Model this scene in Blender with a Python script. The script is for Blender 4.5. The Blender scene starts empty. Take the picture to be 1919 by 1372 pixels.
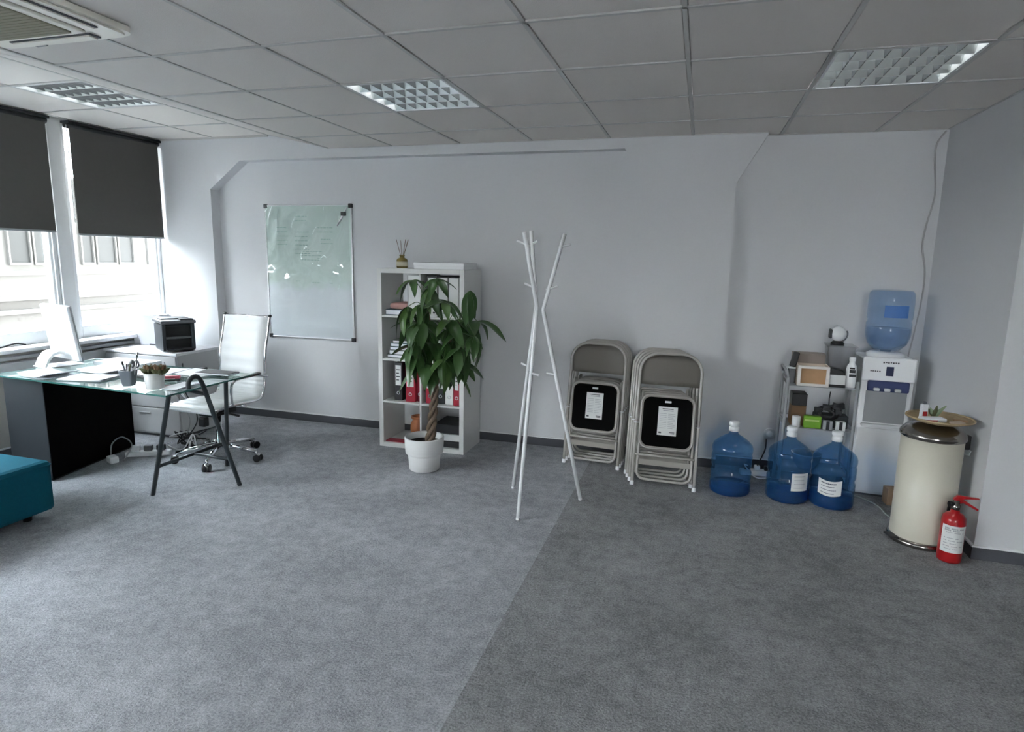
import bpy, bmesh, math, random
from mathutils import Vector, Matrix
random.seed(11)
C = bpy.context.scene.collection
SC = bpy.context.scene
PI = math.pi

# ------------------------------------------------------------------ camera
cam_d = bpy.data.cameras.new('camera'); cam = bpy.data.objects.new('camera', cam_d); C.objects.link(cam)
_r = Vector((0.95767903, 0.28725149, 0.01836987)); _f = Vector((-0.28008119, 0.94468681, -0.17064983)); _u = Vector((-0.06637319, 0.15828271, 0.98516049))
cam.matrix_world = Matrix(((_r.x, _u.x, -_f.x, 0), (_r.y, _u.y, -_f.y, 0), (_r.z, _u.z, -_f.z, 1.566), (0, 0, 0, 1)))
cam_d.sensor_width = 36; cam_d.lens = 1166.7 / 1919 * 36
cam_d.clip_start = 0.05
SC.camera = cam
# ------------------------------------------------------------------ sky, sun, exposure
SC.view_settings.view_transform = 'Standard'; SC.view_settings.look = 'None'
SC.view_settings.gamma = 1; SC.view_settings.use_curve_mapping = False
SC.view_settings.exposure = 1.78
w = bpy.data.worlds.new('sky'); SC.world = w; w.use_nodes = True
wn = w.node_tree.nodes; wl = w.node_tree.links
bg = wn['Background']
tc = wn.new('ShaderNodeTexCoord'); sp = wn.new('ShaderNodeSeparateXYZ'); cr = wn.new('ShaderNodeValToRGB')
wl.new(tc.outputs['Generated'], sp.inputs[0]); wl.new(sp.outputs['Z'], cr.inputs[0]); wl.new(cr.outputs[0], bg.inputs[0])
cr.color_ramp.elements[0].position = 0.0; cr.color_ramp.elements[0].color = (0.96, 0.972, 1.0, 1)
cr.color_ramp.elements[1].position = 0.6; cr.color_ramp.elements[1].color = (0.83, 0.905, 1.0, 1)
bg.inputs[1].default_value = 14.0
sun_d = bpy.data.lights.new('sun', 'SUN'); sun = bpy.data.objects.new('sun', sun_d); C.objects.link(sun)
sun_d.energy = 0.3; sun_d.angle = 0.02; sun_d.color = (1.0, 0.95, 0.88)
sun.rotation_euler = Vector((-0.75, 0.25, -0.6)).to_track_quat('-Z', 'Y').to_euler()

# ------------------------------------------------------------------ helpers
def mat(name, col, rough=0.6, metal=0.0, spec=0.5, var=0.0, vscale=8.0, bump=0.0, bscale=60.0, coat=0.0, sheen=0.0):
    m = bpy.data.materials.new(name); m.use_nodes = True
    nt = m.node_tree; b = nt.nodes['Principled BSDF']
    b.inputs['Base Color'].default_value = (*col, 1); b.inputs['Roughness'].default_value = rough
    b.inputs['Metallic'].default_value = metal; b.inputs['Specular IOR Level'].default_value = spec
    if coat: b.inputs['Coat Weight'].default_value = coat
    if sheen: b.inputs['Sheen Weight'].default_value = sheen
    t = nt.nodes.new('ShaderNodeTexCoord')
    if var:
        n = nt.nodes.new('ShaderNodeTexNoise'); n.inputs['Scale'].default_value = vscale; n.inputs['Detail'].default_value = 4
        r = nt.nodes.new('ShaderNodeMapRange'); r.inputs[3].default_value = 1 - var; r.inputs[4].default_value = 1 + var
        mx = nt.nodes.new('ShaderNodeVectorMath'); mx.operation = 'SCALE'; mx.inputs[0].default_value = col
        nt.links.new(t.outputs['Object'], n.inputs['Vector']); nt.links.new(n.outputs[0], r.inputs[0])
        nt.links.new(r.outputs[0], mx.inputs['Scale']); nt.links.new(mx.outputs[0], b.inputs['Base Color'])
    if bump:
        n2 = nt.nodes.new('ShaderNodeTexNoise'); n2.inputs['Scale'].default_value = bscale; n2.inputs['Detail'].default_value = 3
        bp = nt.nodes.new('ShaderNodeBump'); bp.inputs['Strength'].default_value = bump; bp.inputs['Distance'].default_value = 0.01
        nt.links.new(t.outputs['Object'], n2.inputs['Vector']); nt.links.new(n2.outputs[0], bp.inputs['Height'])
        nt.links.new(bp.outputs[0], b.inputs['Normal'])
    return m

def clear_mat(name, col, diff=0.0, dcol=None, rough=0.05, ior=1.45, gloss=1.0):
    """thin clear wall: tinted transparency, a share of diffuse body colour, Fresnel reflection"""
    m = bpy.data.materials.new(name); m.use_nodes = True
    nt = m.node_tree; nt.nodes.remove(nt.nodes['Principled BSDF']); out = nt.nodes['Material Output']
    tr = nt.nodes.new('ShaderNodeBsdfTransparent'); tr.inputs[0].default_value = (*col, 1)
    gl = nt.nodes.new('ShaderNodeBsdfGlossy'); gl.inputs['Roughness'].default_value = rough; gl.inputs[0].default_value = (gloss, gloss, gloss, 1)
    fr = nt.nodes.new('ShaderNodeFresnel')
    ge = nt.nodes.new('ShaderNodeNewGeometry'); mr = nt.nodes.new('ShaderNodeMapRange')      # thin wall: same reflectance from both sides
    mr.inputs[3].default_value = ior; mr.inputs[4].default_value = 1 / ior
    nt.links.new(ge.outputs['Backfacing'], mr.inputs[0]); nt.links.new(mr.outputs[0], fr.inputs[0])
    last = tr.outputs[0]
    if diff:
        df = nt.nodes.new('ShaderNodeBsdfDiffuse'); df.inputs[0].default_value = (*(dcol or col), 1)
        m1 = nt.nodes.new('ShaderNodeMixShader'); m1.inputs[0].default_value = diff
        nt.links.new(last, m1.inputs[1]); nt.links.new(df.outputs[0], m1.inputs[2]); last = m1.outputs[0]
    m2 = nt.nodes.new('ShaderNodeMixShader'); nt.links.new(fr.outputs[0], m2.inputs[0])
    nt.links.new(last, m2.inputs[1]); nt.links.new(gl.outputs[0], m2.inputs[2]); nt.links.new(m2.outputs[0], out.inputs[0])
    return m

def bm_box(bm, lo, hi, bev=0.0, M=None):
    lo, hi = Vector(lo), Vector(hi)
    r = bmesh.ops.create_cube(bm, size=1.0)
    vs = r['verts']; c = (lo + hi) / 2; s = hi - lo
    for v in vs: v.co = Vector((v.co.x * s.x, v.co.y * s.y, v.co.z * s.z)) + c
    if bev > 0:
        es = list({e for v in vs for e in v.link_edges})
        res = bmesh.ops.bevel(bm, geom=es, offset=min(bev, min(s) * 0.49), segments=2, profile=0.5, affect='EDGES')
        vs = list({v for f in res['faces'] for v in f.verts} | {v for v in vs if v.is_valid})
    if M is not None:
        for v in vs: v.co = M @ v.co
    return vs

def smooth_path(pts, n=6, closed=False):
    P = [Vector(p) for p in pts]; out = []
    N = len(P); rng = N if closed else N - 1
    for i in range(rng):
        p0 = P[(i - 1) % N] if closed or i > 0 else P[0]
        p1 = P[i]; p2 = P[(i + 1) % N]
        p3 = P[(i + 2) % N] if closed or i + 2 < N else P[-1]
        for k in range(n):
            t = k / n
            out.append(0.5 * ((2 * p1) + (-p0 + p2) * t + (2 * p0 - 5 * p1 + 4 * p2 - p3) * t * t + (-p0 + 3 * p1 - 3 * p2 + p3) * t ** 3))
    if not closed: out.append(P[-1])
    return out

def bm_tube(bm, pts, r, seg=8, closed=False, caps=True):
    P = [Vector(p) for p in pts]; N = len(P)
    R = r if isinstance(r, (list, tuple)) else [r] * N
    rings = []; prev = None
    for i in range(N):
        if closed: t = (P[(i + 1) % N] - P[i - 1]).normalized()
        elif i == 0: t = (P[1] - P[0]).normalized()
        elif i == N - 1: t = (P[-1] - P[-2]).normalized()
        else:
            t = ((P[i + 1] - P[i]).normalized() + (P[i] - P[i - 1]).normalized())
            t = t.normalized() if t.length > 1e-6 else (P[i + 1] - P[i]).normalized()
        if prev is None:
            a = Vector((0, 0, 1)) if abs(t.z) < 0.9 else Vector((1, 0, 0))
            n = t.cross(a).normalized()
        else:
            n = (prev - t * prev.dot(t)).normalized()
        prev = n; b = t.cross(n)
        rings.append([bm.verts.new(P[i] + R[i] * (math.cos(2 * PI * k / seg) * n + math.sin(2 * PI * k / seg) * b)) for k in range(seg)])
    for i in range(N if closed else N - 1):
        A, B = rings[i], rings[(i + 1) % N]
        for k in range(seg):
            f = bm.faces.new((A[k], A[(k + 1) % seg], B[(k + 1) % seg], B[k])); f.smooth = True
    if caps and not closed:
        bm.faces.new(list(reversed(rings[0]))); bm.faces.new(rings[-1])

def bm_lathe(bm, prof, seg=32, c=(0, 0, 0), cap=True):
    """prof: list of (radius, z)"""
    rings = []; c = Vector(c)
    for r, z in prof:
        if r < 1e-5: rings.append([bm.verts.new(c + Vector((0, 0, z)))])
        else: rings.append([bm.verts.new(c + Vector((r * math.cos(2 * PI * k / seg), r * math.sin(2 * PI * k / seg), z))) for k in range(seg)])
    for A, B in zip(rings, rings[1:]):
        for k in range(seg):
            k2 = (k + 1) % seg
            if len(A) == 1 and len(B) == 1: continue
            if len(A) == 1: f = bm.faces.new((A[0], B[k2], B[k]))
            elif len(B) == 1: f = bm.faces.new((A[k], A[k2], B[0]))
            else: f = bm.faces.new((A[k], A[k2], B[k2], B[k]))
            f.smooth = True

def bm_prism(bm, poly, d, M):
    """poly in local xy extruded by d along local z, placed with matrix M"""
    A = [bm.verts.new(M @ Vector((x, y, 0))) for x, y in poly]
    B = [bm.verts.new(M @ Vector((x, y, d))) for x, y in poly]
    bm.faces.new(list(reversed(A))); bm.faces.new(B); n = len(A)
    for i in range(n): bm.faces.new((A[i], A[(i + 1) % n], B[(i + 1) % n], B[i]))

def rrect(w, h, r, n=5, cx=0, cy=0):
    out = []
    for sx, sy, a0 in ((1, 1, 0), (-1, 1, 90), (-1, -1, 180), (1, -1, 270)):
        for k in range(n + 1):
            a = math.radians(a0 + 90 * k / n)
            out.append((cx + sx * (w / 2 - r) + r * math.cos(a), cy + sy * (h / 2 - r) + r * math.sin(a)))
    return out

XZ = Matrix(((1, 0, 0, 0), (0, 0, -1, 0), (0, 1, 0, 0), (0, 0, 0, 1)))   # local (x, y, z) -> world (x, -z, y): outline in the XZ plane, extruded towards -Y

def obj(name, bm, m, parent=None, smooth=False):
    me = bpy.data.meshes.new(name)
    bmesh.ops.recalc_face_normals(bm, faces=bm.faces[:])
    if smooth:
        for f in bm.faces: f.smooth = True
    bm.to_mesh(me); bm.free()
    for mm in (m if isinstance(m, (list, tuple)) else [m]): me.materials.append(mm)
    o = bpy.data.objects.new(name, me); C.objects.link(o)
    if parent: o.parent = parent
    return o

def mesh_obj(name, me, parent=None, M=None):
    o = bpy.data.objects.new(name, me); C.objects.link(o)
    if parent: o.parent = parent
    if M is not None: o.matrix_basis = M
    return o

def tag(o, label, cat, group=None):
    o['label'] = label; o['category'] = cat
    if group: o['group'] = group
    return o

def thing(name, label, cat, loc=(0, 0, 0), rz=0.0, group=None):
    o = bpy.data.objects.new(name, None); C.objects.link(o); o.empty_display_size = 0.05
    o.location = loc; o.rotation_euler = (0, 0, rz)
    return tag(o, label, cat, group)

def struct(name, bm, m, parent=None):
    o = obj(name, bm, m, parent)
    if parent is None: o['kind'] = 'structure'
    return o

def B(name, lo, hi, m, parent=None, bev=0.0, M=None):
    bm = bmesh.new(); bm_box(bm, lo, hi, bev, M); return obj(name, bm, m, parent)
def T(name, pts, r, m, parent=None, seg=8, closed=False):
    bm = bmesh.new(); bm_tube(bm, pts, r, seg, closed); return obj(name, bm, m, parent)
def L(name, prof, m, parent=None, seg=32, c=(0, 0, 0)):
    bm = bmesh.new(); bm_lathe(bm, prof, seg, c); return obj(name, bm, m, parent)
def lab(o, text): o['label'] = text; return o

def dup(root, loc, rot, label, group=None):
    r = root.copy(); C.objects.link(r); r.location = loc; r.rotation_euler = rot; r['label'] = label
    if group: r['group'] = group
    for ch in list(root.children):
        c = ch.copy(); C.objects.link(c); c.parent = r
        for g in list(ch.children):
            d = g.copy(); C.objects.link(d); d.parent = c
    return r

# ------------------------------------------------------------------ materials
M_wall = mat('wall_paint', (0.66, 0.668, 0.684), 0.75, var=0.015, vscale=2, bump=0.05, bscale=150)
M_tile = mat('ceiling_tile', (0.72, 0.68, 0.645), 0.9, bump=0.15, bscale=220, var=0.02, vscale=3)
M_tee = mat('ceiling_rail', (0.55, 0.54, 0.52), 0.5)
M_white = mat('white_plastic', (0.80, 0.81, 0.82), 0.4)
M_whitegloss = mat('white_lacquer', (0.82, 0.83, 0.84), 0.25)
M_pvc = mat('window_pvc', (0.78, 0.79, 0.79), 0.4)
M_blind = mat('blind_fabric', (0.098, 0.094, 0.086), 0.9, bump=0.1, bscale=400, var=0.05, vscale=30)
M_dark = mat('dark_plastic', (0.02, 0.021, 0.024), 0.45)
M_black = mat('black_plastic', (0.009, 0.009, 0.01), 0.4)
M_grey = mat('grey_plastic', (0.12, 0.125, 0.135), 0.5)
M_midgrey = mat('mid_grey_plastic', (0.32, 0.33, 0.34), 0.5)
M_chrome = mat('chrome', (0.75, 0.76, 0.78), 0.12, 1.0)
M_steel = mat('brushed_steel', (0.33, 0.31, 0.285), 0.2, 1.0, var=0.1, vscale=20)
M_alu = mat('aluminium', (0.62, 0.63, 0.64), 0.35, 1.0)
M_paper = mat('paper', (0.80, 0.82, 0.86), 0.7)
M_redbinder = mat('red_cardboard', (0.36, 0.012, 0.035), 0.5)
M_black_card = mat('black_cardboard', (0.02, 0.02, 0.022), 0.5)
M_teal = mat('teal_wool', (0.005, 0.10, 0.15), 0.95, bump=0.35, bscale=350, var=0.12, vscale=60, spec=0.2)
M_tube = mat('dark_steel_tube', (0.028, 0.036, 0.04), 0.35, spec=0.5)
M_taupe = mat('taupe_enamel', (0.28, 0.257, 0.228), 0.36, var=0.03)
M_chairtube = mat('taupe_tube', (0.40, 0.38, 0.35), 0.25, spec=0.8)
M_seatback = mat('black_board', (0.004, 0.004, 0.004), 0.9, spec=0.05)
M_leather = mat('white_leatherette', (0.80, 0.82, 0.82), 0.45, bump=0.05, bscale=120)
M_cream = mat('cream_enamel', (0.66, 0.63, 0.53), 0.35)
M_red = mat('red_enamel', (0.42, 0.006, 0.01), 0.3, coat=0.4)
M_leaf = mat('leaf_green', (0.040, 0.092, 0.026), 0.30, var=0.45, vscale=6, spec=0.5)
M_leaf2 = mat('leaf_light_green', (0.06, 0.125, 0.03), 0.4, var=0.3, vscale=6)
M_bark = mat('bark', (0.16, 0.115, 0.08), 0.85, bump=0.5, bscale=60, var=0.3, vscale=25)
M_soil = mat('soil', (0.025, 0.02, 0.016), 1.0, bump=0.6, bscale=90)
M_ceramic = mat('white_ceramic', (0.74, 0.74, 0.73), 0.35, var=0.03)
M_terra = mat('terracotta', (0.38, 0.13, 0.05), 0.6, var=0.2, vscale=15)
M_gold = mat('gold_glass', (0.35, 0.28, 0.09), 0.25, 0.6)
M_reed = mat('reed', (0.19, 0.15, 0.12), 0.8)
M_wood = mat('raw_wood', (0.42, 0.25, 0.13), 0.7, var=0.2, vscale=12)
M_palewood = mat('pale_wood', (0.62, 0.50, 0.40), 0.6, var=0.1, vscale=10)
M_brown = mat('brown_card', (0.15, 0.085, 0.04), 0.7, var=0.15)
M_green = mat('green_card', (0.16, 0.36, 0.02), 0.5)
M_base = mat('baseboard_carpet', (0.085, 0.088, 0.10), 0.9, bump=0.3, bscale=200)
M_shelf = mat('shelf_white', (0.70, 0.70, 0.69), 0.4)
M_label = mat('label_paper', (0.72, 0.73, 0.72), 0.6)
M_ink = mat('printed_ink', (0.05, 0.05, 0.055), 0.7)
M_inkpale = mat('pale_ink', (0.38, 0.39, 0.41), 0.7)
M_blue = mat('blue_panel', (0.03, 0.045, 0.14), 0.35)
M_navy = mat('navy_panel', (0.012, 0.018, 0.06), 0.3)
M_wicker = mat('wicker', (0.45, 0.34, 0.20), 0.8, bump=0.5, bscale=120, var=0.2, vscale=30)
M_cactus = mat('succulent_green', (0.10, 0.11, 0.045), 0.6, var=0.4, vscale=20)
M_facade = mat('facade_plaster', (0.104, 0.100, 0.093), 0.9, var=0.02, spec=0.1)
M_facglass = mat('facade_glass', (0.037, 0.037, 0.0355), 0.6, spec=0.05)
M_street = mat('street', (0.45, 0.44, 0.42), 0.9)
M_cab = mat('cabinet_charcoal', (0.026, 0.031, 0.036), 0.55)
M_beige = mat('spandrel_paint', (0.52, 0.51, 0.47), 0.8)
M_grille = mat('air_filter_grille', (0.27, 0.25, 0.18), 0.7)
M_acwhite = mat('aircon_white', (0.86, 0.83, 0.75), 0.4)
M_glass = clear_mat('window_glass', (0.97, 0.985, 0.98), rough=0.01)
M_desk = clear_mat('desk_glass', (0.80, 0.90, 0.87), diff=0.18, dcol=(0.5, 0.72, 0.68), rough=0.03, ior=1.5)
M_deskedge = mat('desk_glass_edge', (0.05, 0.16, 0.14), 0.2)
M_jug = clear_mat('jug_blue', (0.50, 0.69, 0.87), diff=0.13, dcol=(0.06, 0.22, 0.45), rough=0.12, ior=1.4)
M_jugfoot = clear_mat('jug_deep_blue', (0.26, 0.46, 0.78), diff=0.25, dcol=(0.015, 0.1, 0.36), rough=0.12, ior=1.4)
M_jugtop = clear_mat('jug_pale_blue', (0.77, 0.85, 0.94), diff=0.2, dcol=(0.30, 0.44, 0.64), rough=0.1, ior=1.4)
M_film = clear_mat('clear_film', (0.95, 0.97, 0.96), diff=0.08, dcol=(0.78, 0.82, 0.86), rough=0.06, ior=1.5)
M_cleargrey = clear_mat('clear_grey_plastic', (0.85, 0.86, 0.87), diff=0.3, dcol=(0.6, 0.6, 0.62), rough=0.1)
M_reflector = mat('lamp_reflector', (0.86, 0.90, 0.89), 0.30, 0.85)
M_blade = mat('louvre_blade', (0.17, 0.18, 0.19), 0.45, 0.3)  # dark reflections on the blades put into this grey
M_tubelamp = mat('lamp_tube', (0.88, 0.90, 0.88), 0.3)
M_tubelamp.node_tree.nodes['Principled BSDF'].inputs['Emission Color'].default_value = (0.97, 1.0, 0.99, 1); M_tubelamp.node_tree.nodes['Principled BSDF'].inputs['Emission Strength'].default_value = 2.6

def carpet_mat(name, c1, c2):
    m = mat(name, c1, 0.97, spec=0.1)
    nt = m.node_tree; b = nt.nodes['Principled BSDF']; t = nt.nodes['Texture Coordinate']
    def noise(s, d=4, rg=0.6):
        n = nt.nodes.new('ShaderNodeTexNoise'); n.inputs['Scale'].default_value = s; n.inputs['Detail'].default_value = d
        n.inputs['Roughness'].default_value = rg; nt.links.new(t.outputs['Object'], n.inputs['Vector']); return n
    fine, mid, big = noise(105, 4, 0.75), noise(14, 6, 0.75), noise(2.2, 4)
    add = nt.nodes.new('ShaderNodeMath'); add.operation = 'MULTIPLY_ADD'; add.inputs[1].default_value = 0.9
    nt.links.new(fine.outputs[0], add.inputs[0])
    a2 = nt.nodes.new('ShaderNodeMath'); a2.operation = 'MULTIPLY_ADD'; a2.inputs[1].default_value = 0.55
    nt.links.new(mid.outputs[0], a2.inputs[0])
    a3 = nt.nodes.new('ShaderNodeMath'); a3.operation = 'MULTIPLY_ADD'; a3.inputs[1].default_value = 0.35; a3.inputs[2].default_value = -0.42
    nt.links.new(big.outputs[0], a3.inputs[0]); nt.links.new(a3.outputs[0], a2.inputs[2]); nt.links.new(a2.outputs[0], add.inputs[2])
    rp = nt.nodes.new('ShaderNodeValToRGB')
    rp.color_ramp.elements[0].position = 0.34; rp.color_ramp.elements[0].color = (*c1, 1)
    rp.color_ramp.elements[1].position = 0.64; rp.color_ramp.elements[1].color = (*c2, 1)
    nt.links.new(add.outputs[0], rp.inputs[0]); nt.links.new(rp.outputs[0], b.inputs['Base Color'])
    bp = nt.nodes.new('ShaderNodeBump'); bp.inputs['Strength'].default_value = 0.8; bp.inputs['Distance'].default_value = 0.009
    nt.links.new(fine.outputs[0], bp.inputs['Height']); nt.links.new(bp.outputs[0], b.inputs['Normal'])
    return m
M_carpetL = carpet_mat('carpet_pale_grey', (0.26, 0.268, 0.287), (0.535, 0.548, 0.578))
M_carpetR = carpet_mat('carpet_dark_grey', (0.185, 0.188, 0.193), (0.405, 0.41, 0.42))

# ------------------------------------------------------------------ room shell
XL, YB, YF, XR = -4.99, 4.98, 4.87, 1.52      # window wall, recessed back wall, face of the concrete frame, right wall
ZC, ZH = 2.46, 2.59                            # ceiling, raised ceiling strip by the windows
fl = struct('floor', (lambda b: (bm_box(b, (-5.3, -4.2, -0.12), (5.2, 5.2, -0.012)), b)[1])(bmesh.new()), M_carpetR)
lab(B('carpet_strip', (-5.25, -4.1, -0.012), (-0.735, 4.98, 0.0), M_carpetL, fl), 'paler grey carpet width with brushed pile')
lab(B('carpet_strip', (-0.735, -4.1, -0.012), (5.1, 4.98, -0.0008), M_carpetR, fl), 'darker grey carpet width past the seam')

bm = bmesh.new(); bm_box(bm, (-5.12, YB, 0), (1.75, YB + 0.25, 2.75)); wb = struct('wall_back', bm, M_wall)
d = YB - YF
def fprism(name, poly, lbl):
    bm = bmesh.new(); bm_prism(bm, poly, d, Matrix.Translation((0, YB, 0)) @ XZ); lab(obj(name, bm, M_wall, wb), lbl)
fprism('column', [(-4.99, 0), (-4.37, 0), (-4.37, 2.14), (-4.03, 2.385), (-4.03, 2.70), (-4.99, 2.70)], 'white concrete column with haunch beside the window')
fprism('beam', [(-4.03, 2.385), (-0.60, 2.385), (-0.60, 2.70), (-4.03, 2.70)], 'white beam under the ceiling')
fprism('column', [(-0.445, 0), (0.205, 0), (0.205, 2.13), (0.39, 2.45), (0.39, 2.70), (-0.60, 2.70), (-0.60, 2.385), (-0.445, 2.13)], 'white concrete column with haunches behind the folding chairs')

bm = bmesh.new()
bm_box(bm, (XR, 3.76, 0), (XR + 0.2, YB, 2.75)); bm_box(bm, (XR + 0.2, 3.76, 0), (5.0, 3.96, 2.75)); bm_box(bm, (5.0, -4.2, 0), (5.2, 3.96, 2.75))
struct('wall_right', bm, M_wall)
bm = bmesh.new()
FILL_WIN = [(0.5, 1.35)]  # unseen rear window, added to fill the room with daylight
bm_box(bm, (-5.3, -4.2, 0), (5.2, -4.0, 0.9)); bm_box(bm, (-5.3, -4.2, 2.3), (5.2, -4.0, 2.75))
for a, b_ in ((-5.3, FILL_WIN[0][0]), (FILL_WIN[0][1], 5.2)): bm_box(bm, (a, -4.2, 0.9), (b_, -4.0, 2.3))
struct('wall_rear', bm, M_wall)
for i, (x0, x1) in enumerate(FILL_WIN):
    bm = bmesh.new()
    for a, b_ in (((x0, -4.14, .9), (x0 + .05, -4.07, 2.3)), ((x1 - .05, -4.14, .9), (x1, -4.07, 2.3)), ((x0 + .05, -4.14, .9), (x1 - .05, -4.07, .95)), ((x0 + .05, -4.14, 2.25), (x1 - .05, -4.07, 2.3)), (((x0 + x1) / 2 - .03, -4.14, .95), ((x0 + x1) / 2 + .03, -4.07, 2.25))): bm_box(bm, a, b_)
    wo = struct('window_%d' % (9 + i), bm, M_pvc)
    B('pane', (x0 + .05, -4.11, .95), (x1 - .05, -4.10, 2.25), M_glass, wo)
bm = bmesh.new(); bm_box(bm, (-5.19, -4.0, 0), (XL, YB, 0.80)); struct('wall_left', bm, M_beige)
bm = bmesh.new(); bm_box(bm, (-5.19, -4.0, 2.62), (XL, YB, 2.95)); struct('wall_left_lintel', bm, M_wall)
bm = bmesh.new(); bm_box(bm, (-5.30, -12, 2.95), (-5.0, 14, 12)); bm_box(bm, (-5.30, -12, -6), (-5.19, 14, 0.79)); bm_box(bm, (-5.30, -12, 0.79), (-5.19, -4.2, 2.95)); struct('wall_exterior', bm, M_facade)  # unseen outer wall; its upper storeys added to keep sky off the facade

# windows along the left wall
WY = [(3.955, 4.865), (2.90, 3.84), (1.87, 2.81), (0.84, 1.78), (-0.19, 0.75), (-1.22, -0.28), (-2.25, -1.31), (-3.28, -2.34)]
for i, (y0, y1) in enumerate(WY):
    bm = bmesh.new(); t = 0.05; x0, x1 = -5.07, -5.0
    bm_box(bm, (x0, y0, 0.83), (x1, y0 + t, 2.62), 0.006); bm_box(bm, (x0, y1 - t, 0.83), (x1, y1, 2.62), 0.006)
    bm_box(bm, (x0, y0 + t, 0.83), (x1, y1 - t, 0.93), 0.006); bm_box(bm, (x0, y0 + t, 2.55), (x1, y1 - t, 2.62), 0.006)
    wo = struct('window_%d' % (i + 1), bm, M_pvc)
    B('pane', (-5.045, y0 + t, 0.93), (-5.035, y1 - t, 2.55), M_glass, wo)
    bm = bmesh.new(); bm_box(bm, (-5.0, y0 + 0.005, 0.93), (-4.985, y0 + 0.03, 2.55)); bm_box(bm, (-5.0, y1 - 0.03, 0.93), (-4.985, y1 - 0.005, 2.55)); obj('glazing_bead', bm, M_white, wo)
ends = [-4.0] + sorted(v for p in WY for v in p) + [YB]
for k in range(0, len(ends), 2):
    bm = bmesh.new(); bm_box(bm, (-5.12, ends[k], 0.80), (-4.965, ends[k + 1], 2.62), 0.004); struct('trim_%d' % (k // 2 + 1), bm, M_pvc)
bm = bmesh.new(); bm_box(bm, (-5.10, -4.0, 0.80), (-4.83, YF, 0.832), 0.006); struct('window_sill', bm, M_whitegloss)
bm = bmesh.new(); bm_box(bm, (XL, -4.0, 0.64), (-4.92, YF, 0.72), 0.005); bm_box(bm, (XL, -4.0, 0.735), (-4.95, YF, 0.76), 0.003)
struct('trim_20', bm, M_white)['label'] = 'white cable trunking under the window sill'

# baseboards: carpet strip with a white sealed edge
def baseboard(name, lo, hi, tlo, thi):
    bm = bmesh.new(); bm_box(bm, lo, hi); o = struct(name, bm, M_base); B('white_edge', tlo, thi, M_white, o)
baseboard('baseboard_back', (-4.37, YB - 0.012, 0), (-0.445, YB, 0.07), (-4.37, YB - 0.014, 0.07), (-0.445, YB, 0.08))
baseboard('baseboard_column', (-0.445, YF - 0.012, 0), (0.205, YF, 0.07), (-0.445, YF - 0.014, 0.07), (0.205, YF, 0.08))
baseboard('baseboard_alcove', (0.205, YB - 0.012, 0), (XR, YB, 0.07), (0.205, YB - 0.014, 0.07), (XR, YB, 0.08))
baseboard('baseboard_right', (XR - 0.012, 3.76, 0), (XR, YB - 0.014, 0.07), (XR - 0.014, 3.76, 0.07), (XR, YB - 0.014, 0.08))
baseboard('baseboard_front', (XR - 0.012, 3.748, 0), (5.0, 3.76, 0.07), (XR - 0.014, 3.746, 0.07), (5.0, 3.76, 0.08))
baseboard('baseboard_left', (XL, -4.0, 0), (XL + 0.012, YF, 0.06), (XL, -4.0, 0.06), (XL + 0.014, YF, 0.07))

# ------------------------------------------------------------------ ceiling of lay-in tiles
bm = bmesh.new(); bm_box(bm, (-5.3, -4.2, 2.80), (5.2, 5.3, 2.95)); ceil = struct('ceiling', bm, M_tile)
GX = [-3.117 + 0.6 * i for i in range(8)] + [1.52]
GYS = [3.12 + 0.632 * i for i in range(-11, 3)] + [YB]
skip = {('L', 2), ('M', 2), ('R', 2)}
tile_cache = {}
def tile_mesh(sx, sy):
    k = (round(sx, 3), round(sy, 3))
    if k not in tile_cache:
        bm = bmesh.new(); bm_box(bm, (-sx / 2, -sy / 2, 0.004), (sx / 2, sy / 2, 0.018), 0.004)
        me = bpy.data.meshes.new('ceiling_tile'); bm.to_mesh(me); bm.free(); me.materials.append(M_tile); tile_cache[k] = me
    return tile_cache[k]
tees = bmesh.new()
AC = (-2.98, -2.28, 1.50, 2.17)
lampsY = (3.12, 3.752)
for i in range(len(GX) - 1):
    for j in range(len(GYS) - 1):
        x0, x1, y0, y1 = GX[i], GX[i + 1], GYS[j], GYS[j + 1]
        if abs(y0 - 3.12) < 0.01 and i in (2, 6): continue
        if i == 0 and y0 > 1.2 and y1 < 2.6: continue
        mesh_obj('ceiling_tile', tile_mesh(x1 - x0 - 0.022, y1 - y0 - 0.022), ceil, Matrix.Translation(((x0 + x1) / 2, (y0 + y1) / 2, ZC + random.uniform(-0.0015, 0.0015))))
# tiles left of the unit
def tee(x0, y0, x1, y1, z, w=0.0095):
    a = Vector((x0, y0, 0)); b = Vector((x1, y1, 0)); dd = (b - a).normalized(); n = Vector((-dd.y, dd.x, 0)) * w
    lo = [a - n, b - n, b + n, a + n]
    vb = [tees.verts.new((p.x, p.y, z)) for p in lo]; vt = [tees.verts.new((p.x, p.y, z + 0.007)) for p in lo]
    tees.faces.new(vb); tees.faces.new(list(reversed(vt)))
    for k in range(4): tees.faces.new((vb[k], vt[k], vt[(k + 1) % 4], vb[(k + 1) % 4]))
for x in GX[:-1]: tee(x, -4.0, x, YB, ZC)
for y in GYS[:-1]: tee(-3.117, y, XR, y, ZC)
tee(-3.117, YF - 0.006, 0.39, YF - 0.006, ZC, 0.006)
tee(0.39, YB - 0.006, XR, YB - 0.006, ZC, 0.006); tee(XR - 0.006, 3.76, XR - 0.006, YB, ZC, 0.006)
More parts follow.
